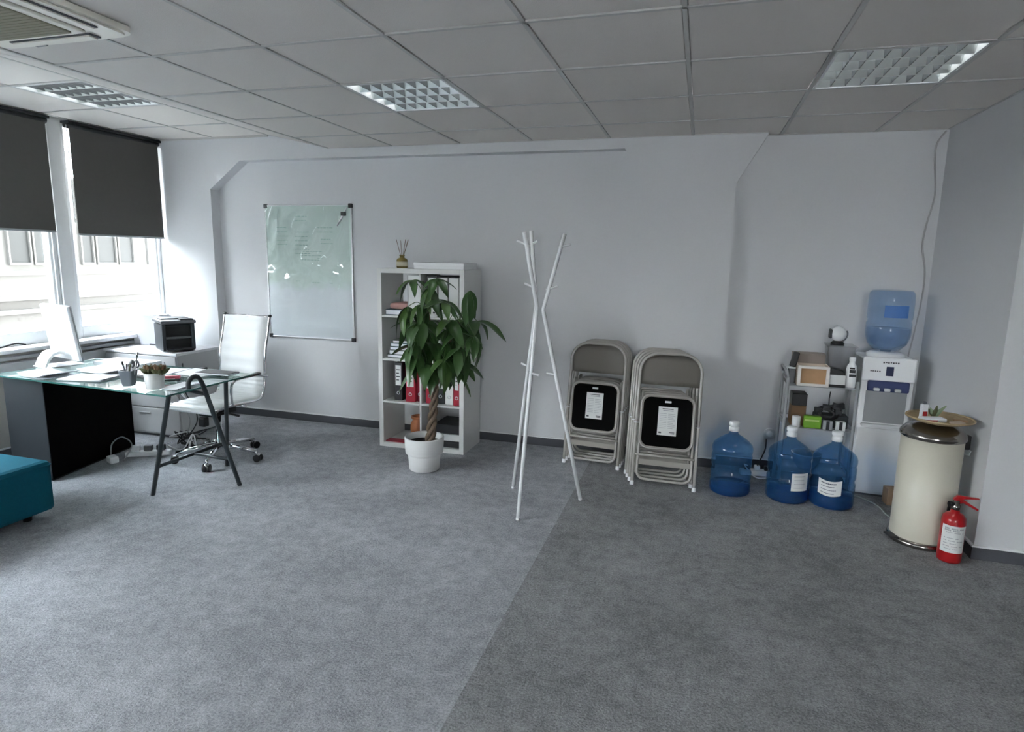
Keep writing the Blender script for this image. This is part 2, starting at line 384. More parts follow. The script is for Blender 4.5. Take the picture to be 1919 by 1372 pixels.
# raised strip by the windows and the sloped row between
HX = [-4.99, -4.917, -4.317, -3.717]
for i in range(1, 3):
    for j in range(len(GYS) - 1):
        x0, x1, y0, y1 = HX[i], HX[i + 1], GYS[j], GYS[j + 1]
        if abs(y0 - 3.12) < 0.01 and i == 2: continue
        mesh_obj('ceiling_tile', tile_mesh(x1 - x0 - 0.022, y1 - y0 - 0.022), ceil, Matrix.Translation(((x0 + x1) / 2, (y0 + y1) / 2, ZH)))
sl = math.atan2(ZC - ZH, 0.6); slen = math.hypot(0.6, ZC - ZH)
for j in range(len(GYS) - 1):
    y0, y1 = GYS[j], GYS[j + 1]
    mesh_obj('ceiling_tile', tile_mesh(slen - 0.02, y1 - y0 - 0.022), ceil, Matrix.Translation((-3.417, (y0 + y1) / 2, (ZC + ZH) / 2)) @ Matrix.Rotation(-sl, 4, 'Y'))
for x in HX[1:]: tee(x, -4.0, x, YB, ZH)
for y in GYS[:-1]: tee(-4.99, y, -3.717, y, ZH)
# room to the right of the return wall
for i in range(6):
    for j in range(12):
        x0 = 1.52 + 0.6 * i; y0 = 3.12 - 0.632 * j
        mesh_obj('ceiling_tile', tile_mesh(0.578, 0.61), ceil, Matrix.Translation((x0 + 0.3, y0 + 0.316, ZC)))
obj('tee_rail', tees, M_tee, ceil)
bm = bmesh.new(); bm_box(bm, (-4.99, YF - 0.012, ZH - 0.012), (-3.717, YF, ZH + 0.01)); obj('wall_angle', bm, M_tee, ceil)

# ------------------------------------------------------------------ building across the street
bd = thing('apartment_building', 'pale sunlit building with grey windows seen through the office windows', 'building', (-13, 0, -6))
B('facade', (-1.0, -70, 0), (0.0, 60, 9.1), M_facade, bd); B('sky_block_wing', (0.0, -12, 0), (7.6, -10.5, 14), M_facade, bd); B('sky_block_top', (-1.0, -4.0, 9.1), (0.0, 7.0, 21.0), M_facade, bd)  # unseen wing and top block added to cut sky light on the column
B('ledge', (0.0, -70, 7.05), (0.10, 60, 7.13), M_facade, bd)
B('ledge', (0.0, -70, 6.56), (0.16, 60, 6.64), M_facade, bd)
B('ledge', (0.0, -70, 6.30), (0.22, 60, 6.38), M_facade, bd)
for y0, y1 in ((-3.5, -3.0), (-2.9, -2.4), (-1, -.5), (-.4, .1), (1.5, 2.0), (2.1, 2.6), (3.9, 4.4), (4.5, 5.0), (6.5, 6.95), (7.05, 7.5), (8.1, 8.5), (9.03, 9.42), (9.52, 9.97), (10.55, 10.80), (10.91, 11.36), (11.46, 11.83), (12.27, 12.68), (13.2, 13.6), (13.7, 14.1)):
    bm = bmesh.new()
    for a, b_ in (((0.0, y0 - .03, 7.30), (0.06, y0, 9.0)), ((0.0, y1, 7.30), (0.06, y1 + .03, 9.0)), ((0.0, y0 - .03, 7.25), (0.06, y1 + .03, 7.30)), ((0.0, y0 - .03, 9.0), (0.06, y1 + .03, 9.05))): bm_box(bm, a, b_)
    wf = obj('window', bm, M_facade, bd); B('pane', (0.005, y0, 7.30), (0.015, y1, 9.0), M_facglass, wf)
bm = bmesh.new(); bm_box(bm, (-40, -80, -6.3), (-5.3, 70, -6.0)); struct('street', bm, M_street)

# ------------------------------------------------------------------ roller blinds
def blind(y0, y1, zb, label):
    t = thing('roller_blind', label, 'blind', (-4.955, (y0 + y1) / 2, 2.55), 0, 'roller blinds on the windows')
    h = (y1 - y0) / 2
    T('roller', [(0.02, -h - .015, 0), (0.02, h + .015, 0)], 0.026, M_dark, t, 12)
    B('headrail', (-0.02, -h - 0.02, 0.012), (0.065, h + 0.02, 0.032), M_dark, t)
    B('fabric', (0.036, -h, zb - 2.55), (0.039, h, 0.01), M_blind, t)
    B('bottom_bar', (0.031, -h, zb - 2.565), (0.045, h, zb - 2.548), M_midgrey, t, 0.003)
    T('pull_chain', [(0.035, -h - 0.018, 0), (0.035, -h - 0.02, -0.75), (0.03, -h - 0.012, -0.76), (0.028, -h - 0.01, 0)], 0.003, M_white, t, 5)
    return t
blind(3.985, 4.845, 1.70, 'charcoal brown roller blind half down on the window next to the back wall')
blind(2.86, 3.795, 1.715, 'dark grey roller blind half down on the window behind the white monitor')

blind(1.84, 2.80, 1.95, 'dark grey roller blind on the first window behind the ottoman, out to the side')
blind(0.82, 1.77, 2.0, 'dark grey roller blind on the second window along from the desk, out to the side')
# ------------------------------------------------------------------ ceiling lamps
def ceiling_lamp(cx, cy, z, sx, sy, label, warm):
    t = thing('ceiling_lamp', label, 'lamp', (cx, cy, z), 0, 'recessed louvre lamps')
    hx, hy = sx / 2 - 0.012, sy / 2 - 0.012
    bm = bmesh.new()
    for a, b_ in (((-hx, -hy, 0), (hx, -hy + .012, .09)), ((-hx, hy - .012, 0), (hx, hy, .09)), ((-hx, -hy + .012, 0), (-hx + .012, hy - .012, .09)), ((hx - .012, -hy + .012, 0), (hx, hy - .012, .09)), ((-hx + .012, -hy + .012, .08), (hx - .012, hy - .012, .09))): bm_box(bm, a, b_)
    obj('housing', bm, M_whitegloss, t)
    n = 4; ph = (2 * hy - .024) / n
    for k in range(n):
        y = -hy + .012 + (k + .5) * ph
        T('fluorescent_tube', [(-hx + .02, y, 0.06), (hx - .02, y, 0.06)], 0.013, M_tubelamp, t, 10)
    for k in range(n + 1):                      # lengthwise V reflectors
        y = -hy + .012 + k * ph
        bm = bmesh.new(); wv = ph * 0.36
        lo = 0.004
        poly = [(-0.003, lo), (0.003, lo), (wv * (1 if k < n else 0) + .002, 0.075), (-wv * (1 if k > 0 else 0) - .002, 0.075)]
        bm_prism(bm, poly, 2 * hx - .026, Matrix.Translation((-hx + .013, y, 0)) @ Matrix(((0, 0, 1, 0), (1, 0, 0, 0), (0, 1, 0, 0), (0, 0, 0, 1))))
        obj('reflector', bm, M_reflector, t)
    m_ = 8; pw = (2 * hx - .024) / m_
    for k in range(1, m_):
        x = -hx + .012 + k * pw
        bm = bmesh.new(); poly = [(-.002, .006), (.002, .006), (.010, .05), (-.010, .05)]
        bm_prism(bm, poly, 2 * hy - .026, Matrix.Translation((x, hy - .013, 0)) @ Matrix(((1, 0, 0, 0), (0, 0, -1, 0), (0, 1, 0, 0), (0, 0, 0, 1))))
        obj('louvre_blade', bm, M_blade, t)
    return t
cyl = 3.12 + 0.316
ceiling_lamp(-4.017, cyl, ZH, 0.6, 0.632, 'square louvred ceiling lamp in the raised strip beside the window blinds', 0)
ceiling_lamp(-1.617, cyl, ZC, 0.6, 0.632, 'square louvred ceiling lamp above the whiteboard and bookshelf', 0)
ceiling_lamp(0.783, cyl, ZC, 0.6, 0.632, 'square louvred ceiling lamp above the water jugs near the right wall', 0)

# ------------------------------------------------------------------ ceiling air conditioner
t = thing('air_conditioner', 'cream ceiling cassette air conditioner with central grille', 'air conditioner', (-2.63, 1.82, ZC - 0.042))
bm = bmesh.new()
bm_prism(bm, rrect(0.68, 0.68, 0.04), 0.008, Matrix.Translation((0, 0, 0.008))); bm_prism(bm, rrect(0.715, 0.715, 0.05), 0.022, Matrix.Translation((0, 0, 0.018)))
obj('face_panel', bm, M_acwhite, t)
bm = bmesh.new(); bm_box(bm, (-.235, -.235, -0.006), (.235, .235, 0.008), 0.005); gp = obj('grille_frame', bm, M_acwhite, t)
bm = bmesh.new(); bm_box(bm, (-.20, -.20, -0.010), (.20, .20, -0.004)); 
for k in range(18): bm_box(bm, (-.195, -.19 + k * .0222, -0.0112), (.195, -.172 + k * .0222, -0.009))
g = obj('intake_grille', bm, M_grille, t)
for k in range(4):
    R_ = Matrix.Rotation(k * PI / 2, 4, 'Z')
    bm = bmesh.new(); bm_box(bm, (-.22, .262, 0.002), (.22, .315, 0.0085), 0.002, R_); obj('air_outlet', bm, M_grey, t)
    bm = bmesh.new(); bm_box(bm, (-.21, .268, -0.004), (.21, .308, 0.003), 0.0015, R_ ); obj('louvre_flap', bm, M_acwhite, t)
B('indicator', (-.16, .325, 0.003), (-.10, .338, 0.009), M_grey, t)
# tiles around the unit
bm = bmesh.new()
for a, b_ in (((-3.10, 1.25, ZC + .004), (-2.985, 2.475, ZC + .016)), ((-2.985, 2.175, ZC + .004), (-2.53, 2.475, ZC + .016)), ((-2.985, 1.25, ZC + .004), (-2.53, 1.495, ZC + .016))): bm_box(bm, a, b_)
obj('cut_tile', bm, M_tile, ceil)



# ------------------------------------------------------------------ whiteboard
t = thing('whiteboard', 'framed portrait whiteboard with faded green marks and glossy film, hung on the back wall', 'whiteboard', (-3.415, YB, 1.40))
W_, H_ = 0.90, 1.21
def wbx(lo, hi, name, m, bev=0.002, parent=None): return B(name, lo, hi, m, parent or t, bev)
mboard = mat('board_enamel', (0.70, 0.73, 0.74), 0.35, spec=0.4)
nt = mboard.node_tree; bsd = nt.nodes['Principled BSDF']
tcx = nt.nodes['Texture Coordinate']; n1 = nt.nodes.new('ShaderNodeTexNoise'); n1.inputs['Scale'].default_value = 3.2; n1.inputs['Detail'].default_value = 3
rp = nt.nodes.new('ShaderNodeValToRGB'); rp.color_ramp.elements[0].position = 0.42; rp.color_ramp.elements[0].color = (0.70, 0.73, 0.78, 1)
rp.color_ramp.elements[1].position = 0.68; rp.color_ramp.elements[1].color = (0.57, 0.68, 0.635, 1)
sx = nt.nodes.new('ShaderNodeSeparateXYZ'); mr = nt.nodes.new('ShaderNodeMapRange'); mr.inputs[1].default_value = -0.25; mr.inputs[2].default_value = 0.2
ad = nt.nodes.new('ShaderNodeMath'); ad.operation = 'MULTIPLY'; mr.inputs[3].default_value = 0.35; mr.inputs[4].default_value = 2.62
nt.links.new(tcx.outputs['Object'], n1.inputs['Vector']); nt.links.new(tcx.outputs['Object'], sx.inputs[0]); nt.links.new(sx.outputs['Z'], mr.inputs[0])
nt.links.new(n1.outputs[0], ad.inputs[0]); nt.links.new(mr.outputs[0], ad.inputs[1]); nt.links.new(ad.outputs[0], rp.inputs[0]); nt.links.new(rp.outputs[0], bsd.inputs['Base Color'])
wbx((-W_/2 + .008, -.014, -H_/2 + .008), (W_/2 - .008, -.002, H_/2 - .008), 'board_panel', mboard, 0)
wbx((-W_/2, -.02, H_/2 - .010), (W_/2, 0, H_/2), 'frame_rail', M_alu); wbx((-W_/2, -.02, -H_/2), (W_/2, 0, -H_/2 + .012), 'frame_rail', M_alu)
wbx((-W_/2, -.02, -H_/2 + .012), (-W_/2 + .010, 0, H_/2 - .010), 'frame_rail', M_alu); wbx((W_/2 - .012, -.02, -H_/2 + .012), (W_/2, 0, H_/2 - .010), 'frame_rail', M_alu)
for sx_ in (-1, 1):
    for sz in (-1, 1):
        c = Vector((sx_ * (W_/2 - .012), 0, sz * (H_/2 - .012))); lab(wbx(c + Vector((-.019, -.024, -.019)), c + Vector((.019, 0, .019)), 'corner_cap', M_dark, 0.006), 'black corner cap')
# green marker writing: short strokes
bm = bmesh.new(); rr = random.Random(5)
for cx, cz, n, wd in ((-.28, .40, 5, .10), (-.07, .50, 2, .12), (-.07, .36, 6, .14), (.17, .40, 2, .14), (.18, .30, 2, .10), (.03, .19, 3, .20), (.12, .13, 1, .06), (-.12, -.08, 1, .05), (.06, -.09, 1, .06), (.22, -.09, 1, .03)):
    for k in range(n):
        x = cx - wd / 2; z = cz - k * .038
        while x < cx + wd / 2:
            l = rr.uniform(.012, .035); bm_box(bm, (x, -.0152, z), (x + l, -.0140, z + .006)); x += l + .009
obj('green_writing', bm, mat('green_marker', (0.33, 0.50, 0.44), 0.5), t)['kind'] = 'stuff'
# wrinkled clear film over the upper part
bm = bmesh.new(); nx, nz = 56, 74; g = []
for j in range(nz + 1):
    row = []
    for i in range(nx + 1):
        x = -0.435 + 0.87 * i / nx; z = -0.58 + 1.17 * j / nz
        q = min(1, max(0, (z + .25) * 3)); y = -.018 - q * (.014 * (math.sin(8 * x + 7 * z + 2.2 * math.sin(5 * z)) * .5 + .5) + .010 * abs(math.sin(13 * x - 7 * z)) + .003 * math.sin(23 * z + 9 * x) + .003)
        row.append(bm.verts.new((x, y, z)))
    g.append(row)
for j in range(nz):
    for i in range(nx):
        f = bm.faces.new((g[j][i], g[j][i + 1], g[j + 1][i + 1], g[j + 1][i])); f.smooth = True
obj('clear_film', bm, M_film, t)
mk = thing('marker_pen', 'white marker pen held by a black magnetic clip at the top corner of the whiteboard', 'pen', (-3.02, YB - .060, 1.925))
T('barrel', [(.035, 0, .05), (-.045, 0, -.075)], .007, M_white, mk); T('cap', [(-.045, 0, -.075), (-.065, 0, -.106)], .0078, M_white, mk)
B('magnet_clip', (-.022, -.012, -.022), (.022, .012, .012), M_black, mk, 0.004)

# ------------------------------------------------------------------ bookshelf
KX0, KX1, KY0, KY1, KH = -2.475, -1.728, 4.50, 4.89, 1.47
ks = thing('bookshelf', 'white open cube bookshelf two wide and four high beside the whiteboard', 'bookshelf', (-2.1015, 4.695, 0))
def K(name, lo, hi, bev=.002):
    o = Vector((2.1015, -4.695, 0)); return B(name, Vector(lo) + o, Vector(hi) + o, M_shelf, ks, bev)
K('side_panel', (KX0, KY0, 0), (KX0 + .038, KY1, KH)); K('side_panel', (KX1 - .038, KY0, 0), (KX1, KY1, KH))
K('top_panel', (KX0 + .038, KY0, KH - .038), (KX1 - .038, KY1, KH)); K('bottom_panel', (KX0 + .038, KY0, 0), (KX1 - .038, KY1, .038))
KM = (KX0 + KX1) / 2
zs = [.038 + k * (KH - .076 + .016) / 4 for k in range(5)]     # floors of the four rows
for k in (1, 2, 3):
    K('shelf_board', (KX0 + .038, KY0 + .002, zs[k] - .016), (KM - .008, KY1, zs[k])); K('shelf_board', (KM + .008, KY0 + .002, zs[k] - .016), (KX1 - .038, KY1, zs[k]))
K('divider', (KM - .008, KY0 + .002, .038), (KM + .008, KY1, KH - .038))
ks['label'] = 'white open cube bookshelf two wide and four high beside the whiteboard'

def binder(x, z, wd, m, label, h=.315, dy=0.0, group='lever arch binders', lbl=True, y=4.53):
    b = thing('ring_binder', label, 'binder', (x, y + dy, z), 0, group)
    B('cover', (-wd / 2, 0, 0), (wd / 2, .285, h), m, b, .004)
    if lbl: B('spine_label', (-wd / 2 + .012, -.0015, h * .40), (wd / 2 - .012, .001, h * .93), M_label, b)
    T('finger_ring', [(.0 + .012 * math.cos(a * PI / 6), -.001, h * .20 + .012 * math.sin(a * PI / 6)) for a in range(12)], .0035, M_alu, b, 6, True)
    if lbl:
        bm = bmesh.new()
        for k in range(4): bm_box(bm, (-wd / 2 + .02, -.0022, h * (.80 - k * .09)), (wd / 2 - .022 - .006 * (k % 2), -.0012, h * (.80 - k * .09) + .008))
        obj('print_lines', bm, M_ink, b)
    return b
Z1, Z2, Z3 = zs[1] + .001, zs[2] + .001, zs[3] + .001; Z0 = .039
binder(-2.322, Z1, .072, M_black_card, 'black binder with white spine label left in the third shelf row', dy=.02)
binder(-2.205, Z1, .085, M_redbinder, 'red binder standing right beside the black one in the third shelf row')
binder(-2.1355, Z1, .045, M_redbinder, 'slim red binder against the divider in the third shelf row', dy=.03, lbl=False)
binder(-2.030, Z1, .078, M_redbinder, 'red binder right of the divider, behind the plant trunk')
binder(-1.948, Z1, .075, M_black_card, 'black binder half hidden behind the plant leaves in the third row', dy=.02)
binder(-1.869, Z1, .068, M_label, 'white binder between the black and the last red one, third row', dy=.01)
binder(-1.800, Z1, .056, M_redbinder, 'red binder at the right end of the third shelf row')
# top right cell: white binders with dark edges
for x, wd, tx in ((-2.005, .085, 'white binder with dark edges first right of the divider, top row'), (-1.915, .085, 'white binder with dark finger holes in the middle of the top right cell'), (-1.825, .085, 'white binder with dark finger holes at the right end of the top row')):
    b = thing('ring_binder', tx, 'binder', (x, 4.525, Z3), 0, 'white binders in the top cell')
    B('cover', (-wd / 2 + .004, 0, 0), (wd / 2 - .004, .285, .315), M_label, b, .003)
    B('edge_strip', (-wd / 2, -.002, 0), (-wd / 2 + .005, .285, .315), M_black, b); B('edge_strip', (-wd / 2 + .005, -.002, .308), (wd / 2 - .004, .28, .317), M_black, b)
    for hx, hz in ((-.012, .09), (.018, .085), (.014, .035)):
        T('finger_hole', [(hx, -.003, hz), (hx, .001, hz)], .008, M_black, b, 10)
b = thing('box_file', 'white box file standing beside the divider in the top left cell', 'file', (-2.165, 4.52, Z3)); B('case', (-.05, 0, 0), (.05, .30, .322), M_label, b, .003); B('spine_edge', (-.05, -.003, .0), (-.044, .0, .322), M_midgrey, b)
tag(B('folded_cloth', (-2.40, 4.56, Z3 + .045), (-2.23, 4.80, Z3 + .095), mat('pink_cloth', (0.48, 0.28, 0.26), .9, var=.2), None, .02), 'pink folded cloth on a teal book in the top left cell', 'cloth')
b = thing('book', 'teal book lying flat under the pink cloth in the top left cell', 'book', (-2.325, 4.66, Z3)); B('cover', (-.10, -.12, 0), (.10, .15, .044), mat('teal_card', (.02, .09, .12), .5), b, .003); B('pages', (-.094, -.1215, .005), (.102, .145, .039), M_paper, b)
z = Z2
for k, (cl, wd, th, nm) in enumerate((((.02, .05, .06), .26, .03, 'dark teal'), ((.30, .34, .36), .24, .035, 'pale grey'), ((.02, .03, .035), .25, .03, 'black'), ((.12, .20, .22), .21, .03, 'grey green'), ((.05, .055, .05), .20, .025, 'charcoal'))):
    b = thing('book', '%s book, number %s from the bottom of the flat pile in the second row' % (nm, ('one', 'two', 'three', 'four', 'five')[k]), 'book', (-2.28 + .008 * (k % 3), 4.67, z), .05 * (k - 2), 'books piled flat in the second row')
    B('cover', (-wd / 2, -.13, 0), (wd / 2, .14, th - .001), mat(nm.replace(' ', '_') + '_cover', cl, .4), b, .003); B('pages', (-wd / 2 + .006, -.1315, .005), (wd / 2 + .001, .134, th - .006), M_paper, b); z += th
b = thing('document_tray', 'pale grey paper stack filling the second row right cell behind the plant', 'paper stack', (-1.92, 4.68, Z2)); 
for k in range(5): B('sheet_block', (-.13 + .004 * (k % 2), -.14, k * .036), (.13 - .003 * (k % 3), .14, k * .036 + .034), (M_label, M_midgrey, M_green, M_paper, M_cab)[k], b, .003)
# bottom row
L_ = thing('vase', 'orange terracotta vase in the bottom left cell', 'vase', (-2.185, 4.64, Z0))
L('body', [(0, 0), (.042, 0), (.055, .03), (.068, .09), (.066, .14), (.05, .175), (.054, .20), (.060, .21), (.055, .212), (.046, .20), (.042, .175), (0, .17)], M_terra, L_)
T('rim_band', [(.056 * math.cos(a * PI / 12), .056 * math.sin(a * PI / 12), .196) for a in range(24)], .005, M_terra, L_, 6, True)
tag(B('booklet', (-2.43, 4.52, Z0), (-2.20, 4.60, Z0 + .008), M_redbinder, None, .002), 'flat red booklet lying in front of the terracotta vase', 'booklet')
tag(B('paper_roll_box', (-2.205, 4.72, Z0), (-2.13, 4.86, Z0 + .31), M_label, None, .004), 'white carton standing behind the terracotta vase', 'carton')
for k, (m, nm) in enumerate(((M_black_card, 'black document box lowest in the bottom right cell'), (M_label, 'white document box in the middle of the bottom right pile'), (M_black_card, 'black document box on the white one, bottom right cell'))):
    zb = Z0 + (0, .055, .115)[k]; hh = (.05, .055, .075)[k]
    b = thing('document_box', nm, 'box', (-1.885, 4.66, zb)); B('tray', (-.11, -.13, 0), (.11, .14, hh - .001), m, b, .004); B('lid', (-.112, -.132, hh - .018), (.112, .142, hh), m, b, .003)
b = thing('figurine', 'small round brown bear ornament beside the black boxes, bottom right cell', 'ornament', (-2.035, 4.58, Z0))
L('body', [(0, 0), (.028, .002), (.04, .03), (.036, .065), (.02, .085), (0, .09)], M_wood, b, 20); L('head', [(0, .078), (.022, .086), (.029, .105), (.022, .126), (0, .134)], M_wood, b, 18)
# on top of the shelf
b = thing('reed_diffuser', 'gold glass reed diffuser on top of the bookshelf', 'diffuser', (-2.32, 4.64, KH)); b.scale = (1.12, 1.12, 1.15)
L('bottle', [(0, 0), (.036, 0), (.040, .006), (.040, .055), (.034, .066), (.018, .072), (.017, .084), (.020, .085), (.020, .092), (0, .092)], M_gold, b, 24)
lab(L('bottle_label', [(.0405, .014), (.0412, .014), (.0412, .046), (.0405, .046)], mat('cream_label', (.55, .52, .40), .6), b, 24), 'cream bottle label')
for k, (dx, dy) in enumerate(((-.045, .0), (-.02, .02), (.025, .01), (.055, -.01), (.04, .02))): T('reed', [(0, 0, .05), (dx, dy, .20 - .008 * (k % 2))], .0022, M_reed, b, 6)
b = thing('flat_box', 'white flat carton lying on top of the bookshelf', 'box', (-1.955, 4.68, KH))
B('tray', (-.21, -.15, 0), (.21, .15, .046), M_whitegloss, b, .003); B('lid', (-.212, -.152, .026), (.212, .152, .05), M_whitegloss, b, .003)

# ------------------------------------------------------------------ potted money tree
pt = thing('potted_plant', 'money tree with braided trunk in a white two tier pot before the bookshelf', 'plant', (-1.885, 4.10, 0))
L('pot', [(0, 0), (.104, 0), (.112, .006), (.121, .112), (.121, .120), (.128, .122), (.136, .128), (.140, .136), (.147, .245), (.144, .252), (.134, .252), (.130, .245), (.127, .20), (0, .20)], M_ceramic, pt, 48)
L('soil', [(.129, .205), (.06, .215), (0, .218)], M_soil, pt, 32)
for s in range(3):
    pts = []
    for k in range(28):
        f = k / 27; a = f * 2.6 * 2 * PI * .8 + s * 2 * PI / 3; r = .025 * (1 - .35 * f)
        pts.append((.045 + .05 * f + r * math.cos(a), r * math.sin(a), .19 + .50 * f))
    T('trunk_strand', pts, [.0185 - .008 * k / 27 for k in range(28)], M_bark, pt, 10)
lab(B('seam', (-.001, -.0005, .2), (0.0, 0, .201), M_bark, pt), 'hidden bark chip') if False else None
def leaflet_mesh(i, droop, m):
    bm = bmesh.new(); n = 9; g = []
    for k in range(n + 1):
        f = k / n; wdt = .042 * (math.sin(PI * min(1, f ** .80)) ** .8) * (1.0) + .001
        x = f * .20; z = -droop * .20 * f * f
        row = [bm.verts.new((x, s * wdt, z + (abs(s) * .012 * math.sin(PI * f)) + .003 * math.sin(9 * f + i) * s)) for s in (-1, -.5, 0, .5, 1)]
        g.append(row)
    for k in range(n):
        for j in range(4):
            f = bm.faces.new((g[k][j], g[k][j + 1], g[k + 1][j + 1], g[k + 1][j])); f.smooth = True
    me = bpy.data.meshes.new('leaflet'); bm.to_mesh(me); bm.free(); me.materials.append(m); return me
LM = [leaflet_mesh(0, .25, M_leaf), leaflet_mesh(1, .55, M_leaf), leaflet_mesh(2, .9, M_leaf), leaflet_mesh(3, .5, M_leaf2)]
HUBS = [(-1.478, 3.961, 1.345), (-1.708, 3.921, 1.421), (-1.92, 4.009, 1.402), (-1.932, 3.936, 1.22), (-1.649, 3.91, 1.269), (-1.821, 4.01, 1.126), (-1.633, 4.165, 1.129), (-1.486, 4.13, 1.123), (-1.779, 4.12, 1.022), (-1.879, 3.957, 0.978), (-1.636, 4.051, 0.98), (-1.45, 3.973, 1.04), (-1.791, 3.942, 0.82), (-1.654, 3.922, 0.87), (-1.54, 3.954, 0.96), (-1.70, 4.168, 0.74), (-1.985, 4.139, 1.099), (-1.579, 4.132, 1.043), (-1.824, 4.13, 1.269), (-1.832, 3.948, 1.242), (-1.64, 3.983, 1.137), (-1.79, 4.078, 0.93), (-1.68, 4.11, 0.9), (-1.925, 4.146, 1.051), (-1.635, 4.154, 0.81), (-1.753, 3.916, 1.356), (-1.56, 4.072, 1.13), (-1.713, 4.092, 0.971), (-1.754, 4.042, 0.79), (-1.852, 3.943, 0.906)]
rl = random.Random(3)
for _ in range(9): HUBS.append((-1.70 + rl.uniform(-.22, .20), 4.04 + rl.uniform(-.16, .12), rl.uniform(.85, 1.16)))
def branch(name, a, b, r, m): return T(name, smooth_path([a, (Vector(a) + Vector(b)) / 2 + Vector((0, 0, .03)), b], 5), r, m, pt, 7)
crown = Vector((.095, 0, .69))
tops = [Vector((.06, -.05, 1.18)), Vector((.20, .03, .98)), Vector((.12, .08, .86)), Vector((.0, -.04, .95)), Vector((.30, -.06, 1.12))]
for tp in tops: branch('branch', crown, tp, .008, M_bark)
for hi, h in enumerate(HUBS):
    hub = Vector(h) - Vector((-1.885, 4.10, 0))
    src = min(tops + [crown], key=lambda q: (q - hub).length + .3 * abs(q.z - hub.z) + (0.25 if q.z > hub.z + .12 else 0))
    mid = (src + hub) / 2 + Vector((0, 0, .05))
    lf = T('leaf', smooth_path([src, mid, hub], 5), .0028, M_leaf2, pt, 5)
    out = Vector((hub.x - .10, hub.y, 0)); az = math.atan2(out.y, out.x) if out.length > .02 else rl.uniform(0, 6.28)
    n = rl.choice((5, 6, 6, 7)); droopy = hi == 0 or rl.random() < .35
    a0 = rl.uniform(0, 6.28)
    for k in range(n):
        a = a0 + 2 * PI * k / n + rl.uniform(-.15, .15)
        pitch = rl.uniform(.9, 1.25) if hi == 0 else (rl.uniform(.45, .9) if droopy else rl.uniform(.0, .5))
        s = rl.uniform(.72, 1.02) * (1.0 if hi in (0,) or h[2] < 1.2 else .82) * (1 - .18 * math.cos(a - az + PI))
        Mx = Matrix.Translation(hub) @ Matrix.Rotation(a, 4, 'Z') @ Matrix.Rotation(pitch, 4, 'Y') @ Matrix.Rotation(rl.uniform(-.4, .4), 4, 'X') @ Matrix.Diagonal((s, s * .9, s, 1))
        me = LM[rl.choice((0, 1, 1, 2)) if rl.random() > .14 else 3] if hi else LM[1]
        lo_ = mesh_obj('leaflet', me, lf); lo_.matrix_basis = Mx
pt['label'] = 'money tree with braided trunk in a white two tier pot before the bookshelf'

# ------------------------------------------------------------------ coat stand
cs = thing('coat_stand', 'white three pole coat stand with short pegs in the middle of the room', 'coat stand', (-.922, 3.747, 0))
cso = Vector((-.922, 3.747, 0))
poles = [((-.962, 3.431, 0), (-.945, 3.70, 1.272), (-.983, 3.515, 1.715)), ((-1.142, 3.933, 0), (-.968, 3.775, 1.285), (-1.036, 3.86, 1.737)), ((-.661, 3.877, 0), (-.922, 3.765, 1.255), (-.808, 3.80, 1.718))]
for a, b_, c_ in poles:
    a, b_, c_ = (Vector(v) - cso for v in (a, b_, c_))
    pts = [a, a.lerp(b_, .5), a.lerp(b_, .95), b_, b_.lerp(c_, .08), b_.lerp(c_, .5), c_]
    po = T('pole', pts, .0125, M_whitegloss, cs, 10)
    T('foot_cap', [a, a.lerp(b_, .012)], .0135, M_whitegloss, po, 10)
def peg(pi_, seg, f, dirn):
    a, b_, c_ = (Vector(v) - cso for v in poles[pi_]); p = a.lerp(b_, f) if seg == 0 else b_.lerp(c_, f)
    T('peg', [p - Vector(dirn) * .02, p + Vector(dirn) * .066], .0072, M_whitegloss, cs, 8)
peg(0, 1, .84, (-.8, -.4, .35)); peg(0, 1, .28, (-.8, -.3, .35)); peg(1, 1, .82, (.7, -.5, .3)); peg(1, 1, .3, (-.3, .8, .3)); peg(2, 1, .83, (.9, .1, .25)); peg(2, 1, .28, (.9, -.2, .3))
peg(0, 0, .69, (.8, -.3, -.1)); peg(2, 0, .67, (-.9, -.2, .15)); peg(1, 0, .685, (-.8, .3, .2))

